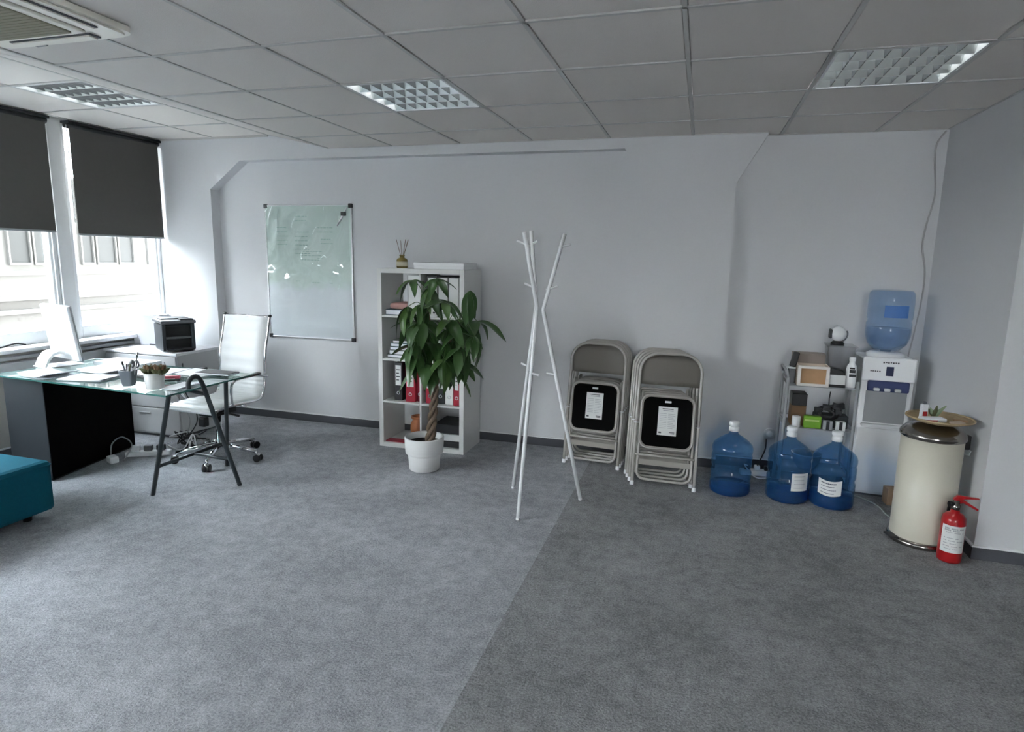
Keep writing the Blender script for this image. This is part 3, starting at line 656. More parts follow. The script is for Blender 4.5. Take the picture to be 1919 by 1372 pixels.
# ------------------------------------------------------------------ folding chairs
def folding_chair(label, loc, rz, lean, front):
    t = thing('folding_chair', label, 'chair', loc, rz, 'folded steel chairs')
    t.rotation_euler = (-lean, 0, rz)
    hw, top, rc = .212, .94, .13
    arc = [(-hw, 0, .0)] + [(-hw, 0, z) for z in (.25, .5, .70)] + [(-hw + rc - rc * math.cos(a * PI / 12), 0, top - rc + rc * math.sin(a * PI / 12)) for a in range(0, 7)]
    pts = arc + [(-x, y, z) for x, y, z in reversed(arc)]
    T('main_frame', pts, .0115, M_chairtube, t, 9)
    bm = bmesh.new(); nx, nz = 14, 6; g = []
    for j in range(nz + 1):
        z = .715 + j * (.922 - .715) / nz; row = []
        ww = hw - .004 if z < top - rc else hw - rc + math.sqrt(max(0, rc * rc - (z - top + rc) ** 2)) - .004
        for i in range(nx + 1):
            u = -1 + 2 * i / nx; row.append(bm.verts.new((u * ww, .004 + .018 * (1 - u * u), z)))
        g.append(row)
    for j in range(nz):
        for i in range(nx): bm.faces.new((g[j][i], g[j][i + 1], g[j + 1][i + 1], g[j + 1][i]))
    bmesh.ops.solidify(bm, geom=bm.faces[:], thickness=.003); obj('backrest', bm, M_taupe, t, True)
    bm = bmesh.new(); bm_prism(bm, rrect(.365, .375, .06, 6, 0, .455), .014, Matrix.Translation((0, -.012, 0)) @ XZ); st = obj('seat', bm, M_taupe, t)
    T('seat_rim', [(x, -.024, z) for x, z in rrect(.362, .372, .06, 6, 0, .455)], .0085, M_chairtube, st, 7, True)
    bm = bmesh.new(); bm_prism(bm, rrect(.335, .345, .05, 6, 0, .455), .003, Matrix.Translation((0, -.026, 0)) @ XZ); lab(obj('underside_board', bm, M_seatback, st), 'black board under the seat')
    if front:
        lb = lab(B('care_label', (-.062, -.0315, .365), (.068, -.029, .565), M_label, t), 'white printed care label')
        bm = bmesh.new(); bm_box(bm, (-.03, -.0325, .535), (.04, -.0315, .541))
        for k in range(9):
            bm_box(bm, (-.050, -.0325, .515 - k * .0125), (-.004, -.0315, .5175 - k * .0125)); bm_box(bm, (.006, -.0325, .515 - k * .0125), (.054 - .012 * (k % 3 == 2), -.0315, .5175 - k * .0125))
        obj('fine_print', bm, M_inkpale, lb)
        bm = bmesh.new(); bm_box(bm, (-.052, -.0326, .378), (-.034, -.0315, .389)); bm_box(bm, (.02, -.0326, .386), (.056, -.0315, .391)); bm_box(bm, (.026, -.0326, .378), (.056, -.0315, .382)); bm_box(bm, (-.035, -.0326, .548), (.04, -.0315, .553)); obj('bold_print', bm, M_ink, lb)
        lab(B('grip_slot', (-.022, -.0315, .592), (.022, -.029, .606), M_white, t, .002), 'white slot in the seat board')
    rw = .185
    low = [(-rw, .022, .66), (-rw, .018, .4), (-rw, .010, .16)] + [(-rw + .055 - .055 * math.cos(a * PI / 10), .008, .10 - .055 * math.sin(a * PI / 10)) for a in range(0, 6)]
    T('rear_leg_frame', low + [(-x, y, z) for x, y, z in reversed(low)], .0105, M_chairtube, t, 8)
    T('cross_bar', [(-hw, 0, .215), (hw, 0, .215)], .0085, M_chairtube, t, 8)
    bm = bmesh.new(); bm_box(bm, (-rw, .006, .145), (rw, .010, .185), .001); obj('rear_stretcher', bm, M_taupe, t)
    for s in (-1, 1):
        T('hinge_rivet', [(s * (hw - .02), -.01, .44), (s * (hw + .014), -.01, .44)], .006, M_alu, t, 8)
        T('hinge_link', [(s * (hw - .006), -.012, .44), (s * (hw - .012), .012, .60)], .005, M_taupe, t, 6)
        lab(L('foot_cap', [(0, -.004), (.013, -.003), (.0145, .0), (.0145, .022), (.012, .026), (0, .026)], M_white, t, 12, (s * hw, 0, 0)), 'white foot cap')
    return t
words = ('front', 'second', 'third', 'rear')
for k in range(4):
    folding_chair('taupe folding chair, %s of the stack leaning on the column' % words[k] if k else 'front taupe folding chair with black seat and white label leaning on the column', (-.158 - .022 * k, 4.28 + .070 * k, .004), -.02, .235, k == 0)
for k in range(4):
    folding_chair('taupe folding chair, %s of the stack behind the coat stand' % words[k] if k else 'front taupe folding chair with white label in the stack behind the coat stand', (-.716 + .005 * k, 4.575 + .067 * k, .004), -.09, .165, k == 0)

# ------------------------------------------------------------------ water jugs
JUG = [(0, 0), (.118, 0), (.130, .008), (.134, .022), (.134, .075), (.130, .088), (.130, .098), (.134, .112), (.134, .155), (.127, .170), (.127, .186), (.134, .200), (.134, .262), (.130, .275), (.130, .283), (.134, .296), (.134, .318), (.126, .342), (.095, .372), (.058, .396), (.036, .410), (.029, .420), (.029, .437), (0, .437)]
def water_jug(x, y, rz, label, lbl):
    t = thing('water_jug', label, 'water jug', (x, y, 0), rz, 'blue water jugs on the floor')
    L('bottle', JUG[3:-1], M_jug, t, 40)
    lab(L('foot', JUG[:4], M_jugfoot, t, 40), 'deeper blue foot of the jug')
    lab(L('cap', [(.031, .432), (.033, .434), (.033, .458), (.028, .462), (.028, .468), (.034, .472), (.034, .492), (.030, .497), (0, .498)], M_white, t, 20), 'white cap')
    lab(L('water', [(0, .006), (.112, .006), (.124, .016), (.126, .060 if not lbl else .085), (0, .060 if not lbl else .085)], M_jugfoot, t, 32), 'dark blue pool of water at the bottom')
    if lbl:
        bm = bmesh.new(); a0, a1, z0, z1, sk = lbl; n = 14; g = []
        for k in range(n + 1):
            a = a0 + (a1 - a0) * k / n; dz = sk * math.sin(PI * k / n)
            g.append([bm.verts.new((.1362 * math.cos(a), .1362 * math.sin(a), zz - dz)) for zz in (z0, z1)])
        for k in range(n): bm.faces.new((g[k][0], g[k + 1][0], g[k + 1][1], g[k][1]))
        lo_ = lab(obj('paper_label', bm, M_label, t), 'white paper label')
        bm = bmesh.new()
        for q in range(4):
            zz = z1 - (z1 - z0) * (.14 + .22 * q); th = .007 if q == 0 else .004
            for k in range(2, n - 3 - q % 2):
                a = a0 + (a1 - a0) * k / n; a_ = a0 + (a1 - a0) * (k + .8) / n; dz = sk * math.sin(PI * k / n); dz2 = sk * math.sin(PI * (k + .8) / n)
                vs = [bm.verts.new((.1368 * math.cos(aa), .1368 * math.sin(aa), hh)) for aa, hh in ((a, zz - dz), (a_, zz - dz2), (a_, zz - dz2 - th), (a, zz - dz - th))]; bm.faces.new(vs)
        obj('print_lines', bm, (M_navy if sk else M_inkpale), lo_)['kind'] = 'stuff'
    return t
water_jug(.291, 4.385, .3, 'blue water jug standing alone beside the folding chairs', None)
water_jug(.655, 4.385, 0, 'blue water jug with a square white label, in front of the wire rack', (math.radians(-88), math.radians(-38), .095, .215, 0))
water_jug(.925, 4.365, 0, 'blue water jug with a curved white label, next to the water dispenser', (math.radians(-138), math.radians(-78), .105, .205, .012))

# ------------------------------------------------------------------ water dispenser
wd_ = thing('water_dispenser', 'tall white water dispenser with three taps in the corner', 'water dispenser', (1.245, 4.76, 0), -.05)
B('cabinet', (-.155, -.15, .012), (.155, .16, .955), M_white, wd_, .012)
B('foot_plinth', (-.148, -.14, 0), (.148, .15, .013), M_grey, wd_)
B('top_fascia', (-.157, -.166, .80), (.157, -.14, .965), M_whitegloss, wd_, .014)
lab(B('tap_panel', (-.118, -.176, .735), (.128, -.150, .808), M_blue, wd_, .01), 'dark blue tap panel')
for k in range(3):
    x = -.065 + .062 * k
    lab(B('tap', (x - .018, -.200, .742), (x + .018, -.172, .762), M_whitegloss, wd_, .006), 'white push tap')
lab(B('recess', (-.12, -.1545, .52), (.122, -.150, .735), M_midgrey, wd_, .01), 'grey drinking recess')
B('drip_tray', (-.13, -.178, .492), (.135, -.145, .512), M_whitegloss, wd_, .008)
B('lower_door', (-.150, -.1585, .03), (.150, -.148, .480), M_whitegloss, wd_, .008)
lab(B('display', (-.018, -.1705, .843), (.026, -.1655, .905), M_navy, wd_, .003), 'dark blue display window')
bm = bmesh.new()
for k in range(7): bm_box(bm, (-.04 + .014 * k, -.168, .926 + .003 * (k % 2)), (-.031 + .014 * k, -.1655, .936))
pr = obj('brand_print', bm, M_ink, wd_); pr['kind'] = 'stuff'; bm = bmesh.new()
for k in range(5): bm_box(bm, (-.110 + .013 * k, -.168, .868), (-.102 + .013 * k, -.1655, .875))
pr = obj('print_marks', bm, M_ink, wd_); pr['kind'] = 'stuff'
L('bottle_collar', [(.120, .955), (.118, .972), (.095, .985), (.060, .992), (.04, .985), (.04, .96)], M_whitegloss, wd_, 32)
bt = thing('water_bottle', 'pale blue upturned water bottle on top of the dispenser', 'water bottle', (1.245, 4.765, .99))
prof = [(.030, -.03), (.032, .006), (.085, .014), (.118, .050), (.134, .10), (.137, .13), (.137, .19), (.131, .20), (.131, .215), (.137, .225), (.137, .36), (.134, .39), (.120, .408), (.10, .412), (0, .408)]
L('bottle', prof, M_jugtop, bt, 40)
bm = bmesh.new(); g = []
for k in range(13):
    a = math.radians(-118 + 62 * k / 12); g.append([bm.verts.new((.1385 * math.cos(a), .1385 * math.sin(a), zz)) for zz in (.235, .315)])
for k in range(12): bm.faces.new((g[k][0], g[k + 1][0], g[k + 1][1], g[k][1]))
lab(obj('blue_label', bm, mat('blue_label', (.07, .19, .48), .5), bt), 'bright blue label')
lab(L('water', [(.03, .012), (.112, .052), (.128, .10), (.130, .155), (0, .155)], M_jugtop, bt, 32), 'water left in the bottle')

# ------------------------------------------------------------------ metal rack with its load
rk = thing('metal_rack', 'narrow grey metal rack with three shelves in front of the alcove wall', 'rack', (.835, 4.69, 0))
for sx_ in (-.215, .215):
    for sy_ in (-.15, .13):
        T('post', [(sx_, sy_, 0), (sx_, sy_, .80)], .011, M_midgrey, rk, 8)
for z in (.14, .455, .748):
    B('shelf', (-.215, -.15, z - .006), (.215, .13, z), M_midgrey, rk, .002)
    for q in (((-.215, -.15, z + .03), (-.215, .13, z + .03)), ((.215, -.15, z + .03), (.215, .13, z + .03)), ((-.215, .13, z + .03), (.215, .13, z + .03))): T('shelf_rail', q, .005, M_midgrey, rk, 6)
T('side_handle', [(-.215, -.15, .80), (-.225, -.14, .845), (-.225, .12, .845), (-.215, .13, .80)], .009, M_midgrey, rk, 8)
o = thing('wooden_crate', 'small pale wooden crate with brown front on the top rack shelf', 'crate', (.775, 4.625, .749), .0)
for a, b_ in (((-.098, -.092, 0), (.098, -.075, .018)), ((-.098, -.092, .120), (.098, -.075, .138)), ((-.098, -.092, .018), (-.078, -.075, .120)), ((.078, -.092, .018), (.098, -.075, .120))): lab(B('front_frame', a, b_, mat('white_wood', (.80, .76, .72), .6), o, .002), 'white painted front slat')
lab(B('front_board', (-.078, -.079, .018), (.078, -.074, .120), M_wood, o), 'brown front board')
B('side_board', (-.098, -.075, 0), (-.090, .045, .138), M_palewood, o, .002); B('side_board', (.090, -.075, 0), (.098, .045, .138), M_palewood, o, .002)
B('back_board', (-.09, .037, 0), (.09, .045, .138), M_palewood, o, .002); B('bottom_board', (-.09, -.075, 0), (.09, .037, .008), M_palewood, o)
bx = thing('cardboard_box', 'grey brown cardboard box standing behind the small wooden crate', 'box', (.765, 4.748, .749)); B('body', (-.10, -.07, 0), (.10, .06, .20), mat('grey_card', (.30, .25, .22), .8), bx, .003); B('flap', (-.10, -.075, .20), (.10, .0, .204), mat('flap_card', (.34, .29, .26), .8), bx)
rm = thing('remote_control', 'black cordless handset leaning at the left end of the rack top', 'handset', (.646, 4.62, .8505), 0)
B('handset', (-.02, -.02, .014), (.022, .012, .12), M_black, rm, .008, Matrix.Rotation(.2, 4, 'Y')); B('cradle', (-.018, -.03, -.10), (.024, .04, .004), M_grey, rm, .01); B('white_edge', (-.024, -.034, .004), (.026, .03, .012), M_white, rm, .003)
tubx = thing('clear_bin', 'clear grey plastic bin standing on the rack behind the white carton', 'bin', (.960, 4.727, .749))
bm = bmesh.new(); n = 24
prof = rrect(1, 1, .2, 5); g = []
for zz, sx_, sy_ in ((0, .13, .13), (.255, .175, .17), (.262, .185, .18), (.262, .172, .168), (.01, .125, .125)):
    g.append([bm.verts.new((x * sx_, y * sy_, zz)) for x, y in prof])
for a, b_ in zip(g, g[1:]):
    for k in range(len(a)): f = bm.faces.new((a[k], a[(k + 1) % len(a)], b_[(k + 1) % len(a)], b_[k])); f.smooth = True
bm.faces.new(g[-1]); bm.faces.new(list(reversed(g[0]))); obj('tub', bm, M_cleargrey, tubx)
B('lid', (-.092, -.09, .2625), (.092, .09, .272), M_cleargrey, tubx, .004)
cm = thing('security_camera', 'round white network camera with black lens on the clear bin', 'camera', (.935, 4.72, 1.022))
L('base', [(0, 0), (.042, 0), (.044, .008), (.036, .018), (.028, .026), (0, .03)], M_black, cm, 28)
bm = bmesh.new(); bmesh.ops.create_uvsphere(bm, u_segments=28, v_segments=18, radius=.052); bmesh.ops.translate(bm, vec=(0, 0, .072), verts=bm.verts); obj('head', bm, M_whitegloss, cm, True)
lab(B('lens_band', (-.058, -.03, .04), (-.040, .03, .105), M_black, cm, .012), 'black lens band')
T('yoke', [(.057 * math.cos(a), .0, .072 + .057 * math.sin(a)) for a in [math.radians(-80 + 15 * k) for k in range(8)]], .006, M_grey, cm, 8)
T('aerial', [(.0, .0, .12), (-.006, .0, .135)], .006, M_white, cm, 8)
o = thing('carton', 'white carton with black lid beside the wooden crate', 'carton', (.930, 4.602, .749)); B('body', (-.052, -.05, .02), (.046, .035, .085), M_label, o, .003); B('black_base', (-.053, -.051, 0), (.047, .036, .02), M_black, o, .002)
bm = bmesh.new(); bm_prism(bm, [(-.052, .086), (.046, .086), (.02, .118), (-.048, .128)], .08, Matrix.Translation((0, .033, 0)) @ XZ); lab(obj('black_lid', bm, M_black, o), 'black propped lid')
o = thing('spray_bottle', 'white cleaner bottle with black print at the right end of the rack', 'bottle', (1.012, 4.59, .749))
L('body', [(0, 0), (.030, 0), (.033, .01), (.033, .12), (.028, .15), (.018, .165), (.018, .185), (0, .185)], M_whitegloss, o, 24); L('cap', [(.020, .183), (.020, .205), (.0, .208)], M_white, o, 20)
bm = bmesh.new()
for k, (zz, hh) in enumerate(((.13, .012), (.105, .02), (.078, .018))): bm_box(bm, (-.018, -.0345, zz), (.012 + .006 * k, -.032, zz + hh), .001)
lab(obj('label_print', bm, M_ink, o), 'black print on the bottle')['kind'] = 'stuff'
o = thing('cable_bundle', 'tangle of black cables and adapters on the middle rack shelf', 'cables', (.925, 4.66, .456)); o.scale = (.82, .9, 1); rc_ = random.Random(8)
for k in range(6):
    cx, cy, cz = rc_.uniform(-.08, .08), rc_.uniform(-.06, .04), .10 + rc_.uniform(-.02, .05); rr_ = rc_.uniform(.03, .06); ph = rc_.uniform(0, 6)
    T('cable_loop', [(cx + rr_ * 1.3 * math.cos(a), cy + rr_ * .6 * math.sin(a + ph), cz + rr_ * .6 * math.sin(a)) for a in [2 * PI * j / 18 for j in range(18)]], .008, M_black, o, 7, True)
for k in range(5):
    cx, cz = -.10 + .05 * k, .09 + .02 * (k % 3)
    B('adapter', (cx - .028, -.045, cz), (cx + .028, .0, cz + .04), M_dark, o, .005, Matrix.Rotation(rc_.uniform(-.3, .3), 4, 'Y'))
B('cable_tray', (-.125, -.06, 0), (.13, .06, .085), M_cab, o, .006)
T('hanging_cord', [(-.02, -.02, .15), (-.025, -.03, .20), (-.02, -.03, .25)], .005, M_black, o, 6)
o = thing('brown_box', 'dark brown box with black top on the middle rack shelf', 'box', (.712, 4.66, .456)); B('body', (-.045, -.06, 0), (.05, .06, .14), M_brown, o, .003); B('black_top', (-.046, -.061, .14), (.051, .061, .225), M_black, o, .004)
o = thing('green_packet', 'green packet standing at the front of the middle rack shelf', 'packet', (.80, 4.562, .456)); B('packet', (-.055, -.02, -.0), (.055, .02, .085), M_green, o, .006); B('pale_band', (-.05, -.0225, .05), (.04, -.019, .062), mat('pale_green', (.45, .6, .2), .5), o)
o = thing('white_roll', 'small white roll left of the green packet on the rack', 'roll', (.700, 4.562, .456)); L('roll', [(.012, 0), (.026, 0), (.028, .003), (.028, .072), (.026, .075), (.012, .075), (.012, .0)], M_white, o, 24)
for k, (x, y, zz, m) in enumerate(((.895, 4.562, 0, M_midgrey), (.975, 4.562, 0, M_label))):
    o = thing('small_carton', ('mid grey small carton right of the green packet' , 'white small carton at the front of the cables on the rack')[k], 'carton', (x, y, .456 + zz)); B('body', (-.03, -.022, 0), (.03, .018, .06), m, o, .003); B('tape', (-.01, -.0232, .0), (.01, -.02, .06), M_dark, o)
o = thing('bowl', 'grey bowl on the lowest rack shelf behind the jugs', 'bowl', (.80, 4.65, .141)); L('bowl', [(0, 0), (.05, 0), (.085, .05), (.10, .11), (.096, .112), (.08, .055), (.045, .008), (0, .008)], M_midgrey, o, 32); T('bowl_rim', [(.098 * math.cos(a), .098 * math.sin(a), .111) for a in [2 * PI * k / 28 for k in range(28)]], .004, M_alu, o, 6, True)

# ------------------------------------------------------------------ pedal bin, plate, extinguisher
pb = thing('pedal_bin', 'cream pedal bin with steel lid beside the right wall', 'bin', (1.315, 3.935, 0), 0)
L('body', [(0, .03), (.148, .03), (.152, .04), (.152, .625), (0, .63)], M_cream, pb, 48)
lab(L('base_ring', [(0, 0), (.160, 0), (.166, .006), (.166, .022), (.156, .034), (0, .036)], M_steel, pb, 48), 'steel base ring')
lab(L('lid', [(.156, .618), (.162, .624), (.162, .640), (.156, .652), (.135, .676), (.09, .694), (.04, .703), (0, .705)], M_steel, pb, 48), 'brushed steel domed lid')
lab(B('hinge', (.145, -.03, .565), (.178, .012, .645), M_black, pb, .005), 'black hinge')
bm = bmesh.new(); bm_box(bm, (-.195, -.06, .026), (-.150, .02, .038), .004, Matrix.Rotation(.25, 4, 'Z')); lab(obj('pedal', bm, M_dark, pb), 'dark pedal')
T('handle_ring', [(.165, -.01, .57), (.19, -.01, .555), (.185, -.01, .53), (.16, -.01, .535)], .004, M_alu, pb, 6)
pl = thing('wicker_plate', 'round wicker plate lying on the bin lid', 'plate', (1.325, 3.90, .706), 0)
L('plate', [(0, 0), (.07, .0), (.12, .012), (.162, .030), (.162, .035), (.118, .018), (.07, .007), (0, .007)], M_wicker, pl, 40)
T('woven_rim', [(.16 * math.cos(a), .16 * math.sin(a), .033) for a in [2 * PI * k / 40 for k in range(40)]], .0055, M_wicker, pl, 6, True)
o = thing('napkin', 'folded white napkin with red edge on the wicker plate', 'napkin', (1.27, 3.86, .722), .25); B('cloth', (-.055, -.03, 0), (.07, .03, .022), M_paper, o, .006); B('red_edge', (-.056, -.031, .006), (.02, -.027, .014), M_red, o, .002)
o = thing('tea_packet', 'small white and red packet standing upright on the wicker plate', 'packet', (1.245, 3.905, .722), .4); B('packet', (-.018, -.012, 0), (.018, .012, .085), M_paper, o, .004); lab(B('red_print', (-.014, -.0135, .015), (.012, -.0115, .045), M_red, o, .001), 'red print'); B('cap', (-.008, -.008, .085), (.008, .008, .10), M_grey, o, .002)
o = thing('herb_sprig', 'pale green herb sprig on the wicker plate', 'sprig', (1.31, 3.94, .72)); rs = random.Random(2)
for k in range(12):
    a = rs.uniform(0, 6.28); l = rs.uniform(.04, .085); T('sprig_leaf', [(0, 0, 0), (.3 * l * math.cos(a), .3 * l * math.sin(a), .6 * l), (.6 * l * math.cos(a), .6 * l * math.sin(a), l)], [.005, .011, .003], M_cactus if k % 2 else mat('herb_green', (.28, .36, .22), .7), o, 6)
for k, (dx, dy, r_) in enumerate(((.07, -.045, .4), (.10, .0, -.2))):
    o = thing('biscuit', ('tan biscuit at the front edge of the wicker plate', 'tan biscuit at the right side of the wicker plate')[k], 'biscuit', (1.325 + dx, 3.90 + dy, .720), r_, 'biscuits on the plate'); B('biscuit', (-.035, -.018, 0), (.035, .018, .012), (M_palewood, M_wood)[k], o, .004)

fx = thing('fire_extinguisher', 'red fire extinguisher with white label standing before the pedal bin', 'extinguisher', (1.388, 3.70, 0))
L('cylinder', [(0, 0), (.050, 0), (.056, .006), (.057, .02), (.057, .232), (.052, .250), (.038, .265), (.022, .272), (.020, .29), (0, .29)], M_red, fx, 40)
bm = bmesh.new(); g = []
for k in range(17):
    a = math.radians(-160 + 120 * k / 16); g.append([bm.verts.new((.0582 * math.cos(a), .0582 * math.sin(a), zz)) for zz in (.062, .212)])
for k in range(16): bm.faces.new((g[k][0], g[k + 1][0], g[k + 1][1], g[k][1]))
lb = lab(obj('label', bm, M_label, fx), 'white instruction label'); bm = bmesh.new()
for q, zz in enumerate((.20, .19, .176, .145, .13, .115, .10, .085)):
    for k in range(2, 14 - 3 * (q % 2)):
        if (k * 7 + q * 3) % 5 == 0: continue
        a, a_ = math.radians(-160 + 120 * k / 16), math.radians(-160 + 120 * (k + .85) / 16); hh = .008 if q < 2 else .004
        bm.faces.new([bm.verts.new((.0588 * math.cos(aa), .0588 * math.sin(aa), z_)) for aa, z_ in ((a, zz), (a_, zz), (a_, zz - hh), (a, zz - hh))])
obj('print_lines', bm, M_inkpale, lb)['kind'] = 'stuff'
L('valve', [(.020, .288), (.022, .292), (.022, .312), (.016, .318), (.016, .338), (0, .340)], M_steel, fx, 20)
lab(T('gauge', [(-.016, -.005, .318), (-.038, -.010, .320)], [.012, .013], M_black, fx, 14), 'black gauge')
bm = bmesh.new(); bm_prism(bm, [(-.018, .345), (.0, .368), (.03, .366), (.098, .362), (.10, .357), (.03, .352), (.02, .340), (-.01, .335)], .016, Matrix.Translation((0, .008, 0)) @ XZ); obj('squeeze_lever', bm, M_red, fx)
bm = bmesh.new(); bm_prism(bm, [(.0, .340), (.03, .345), (.102, .302), (.098, .294), (.03, .328), (.0, .322)], .016, Matrix.Translation((0, .008, 0)) @ XZ); obj('carry_handle', bm, M_red, fx)
T('hose', smooth_path([(.0, .018, .31), (-.01, .055, .28), (-.005, .068, .20), (.0, .068, .10)], 5), .008, M_black, fx, 8)

o = thing('paper_bag', 'small brown cardboard box on the floor between the dispenser and the bin', 'box', (1.33, 4.50, 0), .1); B('body', (-.055, -.04, 0), (.05, .05, .11), mat('kraft_card', (.33, .22, .14), .8), o, .004); B('flap', (-.055, -.045, .108), (.05, .0, .114), mat('kraft_flap', (.38, .26, .17), .8), o)
# cables and outlet in the alcove
tag(T('wall_cable', smooth_path([(1.497, 4.965, 2.45), (1.452, 4.965, 2.37), (1.452, 4.965, 2.26), (1.478, 4.965, 2.04), (1.452, 4.965, 1.85), (1.443, 4.965, 1.70), (1.478, 4.965, 1.52), (1.478, 4.965, 1.30), (1.44, 4.965, .9)], 6), .0055, mat('grey_cable', (.45, .45, .46), .6), None, 6), 'thin grey cable hanging down the corner from the ceiling to the dispenser', 'cable')
o = thing('wall_outlet', 'round white wall outlet low on the alcove wall', 'outlet', (.585, 4.98, .28), 0)
bm = bmesh.new(); bm_lathe(bm, [(0, 0), (.042, 0), (.042, .006), (.036, .010), (0, .010)], 28); bmesh.ops.rotate(bm, cent=(0, 0, 0), matrix=Matrix.Rotation(PI / 2, 3, 'X'), verts=bm.verts); obj('cover_plate', bm, M_wall, o)
bm = bmesh.new(); bm_lathe(bm, [(0, .010), (.024, .0102), (.022, .0125), (0, .0115)], 24); bmesh.ops.rotate(bm, cent=(0, 0, 0), matrix=Matrix.Rotation(PI / 2, 3, 'X'), verts=bm.verts); obj('socket', bm, M_white, o)
o = thing('power_strip', 'white power strip with plugs on the floor beside the lone water jug', 'power strip', (.50, 4.80, 0), .1)
B('strip', (-.12, -.03, 0), (.09, .03, .04), M_white, o, .008)
for k in range(3): B('plug', (-.09 + .07 * k, -.02, .041), (-.05 + .07 * k, .02, .075), (M_black, M_white, M_dark)[k], o, .006)
T('cord', smooth_path([(.0, 0, .07), (.02, -.02, .14), (.06, .06, .19), (.08, .15, .24)], 6), .005, M_dark, o, 6); T('cord', smooth_path([(-.05, 0, .06), (-.10, -.05, .09), (-.02, -.09, .012), (.09, -.06, .01)], 6), .005, M_white, o, 6)
tag(T('floor_cable', smooth_path([(1.08, 4.58, .006), (1.16, 4.52, .006), (1.22, 4.40, .006), (1.24, 4.24, .006), (1.33, 4.14, .006)], 6), .005, mat('green_grey_cable', (.30, .34, .32), .6), None, 6), 'grey cable on the carpet in front of the dispenser', 'cable')

# ------------------------------------------------------------------ desk: glass top on a trestle and a charcoal cabinet
GZ = .735
dk = thing('glass_desk', 'glass topped desk on a dark steel trestle near the windows', 'desk', (-3.7, 3.25, 0))
dko = Vector((3.7, -3.25, 0))
poly = [(-4.50, 2.925), (-2.955, 2.835), (-2.945, 3.585), (-4.46, 3.66)]
bm = bmesh.new(); bm_prism(bm, [(x + 3.7, y - 3.25) for x, y in poly], .010, Matrix.Translation((0, 0, GZ - .010))); obj('glass_top', bm, M_desk, dk)
bm = bmesh.new()
for (x0, y0), (x1, y1) in zip(poly, poly[1:] + poly[:1]):
    a, b_ = Vector((x0 + 3.7, y0 - 3.25, 0)), Vector((x1 + 3.7, y1 - 3.25, 0)); dd = (b_ - a).normalized(); nn = Vector((dd.y, -dd.x, 0)) * .0012
    q = [a + nn, b_ + nn]; 
    bm.faces.new([bm.verts.new(Vector((p.x, p.y, zz))) for p, zz in ((q[0], GZ - .0105), (q[1], GZ - .0105), (q[1], GZ + .0004), (q[0], GZ + .0004))])
lab(obj('glass_edge', bm, M_deskedge, dk), 'dark green polished glass edge')
tr = bpy.data.objects.new('trestle', None); C.objects.link(tr); tr.parent = dk; tr.location = dko * -1 + Vector((3.7, -3.25, 0)) if False else (0, 0, 0)
def TT(name, pts, r): return T(name, [Vector(p) + dko for p in pts], r, M_tube, tr, 10)
TT('leg', [(-3.325, 3.03, .0), (-3.10, 3.0, .690), (-3.095, 3.0, .722)], .0145)
TT('leg', [(-3.285, 3.66, .0), (-3.11, 3.50, .690), (-3.105, 3.50, .722)], .0145)
TT('leg', smooth_path([(-2.927, 3.365, 0), (-2.927, 3.222, .40), (-2.927, 3.13, .66), (-2.927, 3.095, .755), (-2.927, 3.062, .805), (-2.927, 3.02, .815), (-2.927, 2.985, .79), (-2.927, 2.982, .748)], 5), .0145)
TT('top_rail', [(-3.10, 2.99, .708), (-3.108, 3.51, .708)], .014); TT('side_rail', [(-3.105, 3.13, .700), (-2.934, 3.115, .690)], .011)
TT('brace', [(-3.255, 3.02, .205), (-3.23, 3.605, .205)], .011); TT('brace', [(-3.243, 3.31, .205), (-2.937, 3.295, .205)], .011)
# charcoal cabinet under the left end
cb = thing('desk_cabinet', 'tall charcoal cabinet with black side standing under the left end of the glass top', 'cabinet', (-4.15, 3.0, 0), math.radians(11))
B('carcass', (-.285, .012, .012), (-.012, .81, .718), M_cab, cb, .003)
B('front_panel', (-.287, 0, .02), (-.002, .012, .718), M_cab, cb, .002)
lab(B('side_panel', (-.012, .004, .015), (0, .815, .718), M_seatback, cb, .002), 'black side panel')
B('plinth', (-.27, .02, 0), (-.015, .79, .013), M_black, cb)

# white low cabinet with printer, by the back corner
wc = thing('low_cabinet', 'white low cabinet under the printer in the window corner', 'cabinet', (-4.48, 4.30, 0))
M_cabshade = mat('shaded_white_laminate', (0.50, 0.505, 0.51), 0.5)  # white cabinet's shade put into the grey of carcass and drawers
B('carcass', (-.40, -.205, .02), (.37, .255, .712), M_cabshade, wc, .003); B('top', (-.405, -.225, .712), (.375, .26, .735), M_whitegloss, wc, .004); B('plinth', (-.38, -.19, 0), (.34, .24, .02), M_grey, wc)
for k in range(3):
    dr = B('drawer_front', (-.39, -.222, .035 + k * .226), (.36, -.206, .035 + k * .226 + .216), M_cabshade, wc, .004); B('handle', (-.06, -.232, .2 + k * .226), (.06, -.2225, .212 + k * .226), M_alu, dr, .003)
pn = thing('printer', 'dark grey laser printer on the white low cabinet', 'printer', (-4.33, 4.30, .7355), math.radians(57)); pn.scale = (.78, 1, 1)
B('body', (-.16, -.12, .012), (.16, .16, .225), M_cab, pn, .012); B('base', (-.155, -.125, 0), (.155, .15, .02), M_dark, pn, .004)
B('side_tower', (-.162, -.16, .012), (-.125, -.12, .235), M_cab, pn, .006); B('side_tower', (.125, -.16, .012), (.162, -.12, .235), M_cab, pn, .006)
lab(B('output_slot', (-.125, -.122, .125), (.125, -.118, .205), M_black, pn), 'black output slot'); lab(B('paper_slot', (-.125, -.123, .03), (.125, -.118, .10), M_black, pn), 'black paper slot')
B('front_shelf', (-.125, -.155, .105), (.125, -.121, .122), M_grey, pn, .003); B('tray_flap', (-.135, -.23, .015), (.135, -.125, .024), M_dark, pn, .003)
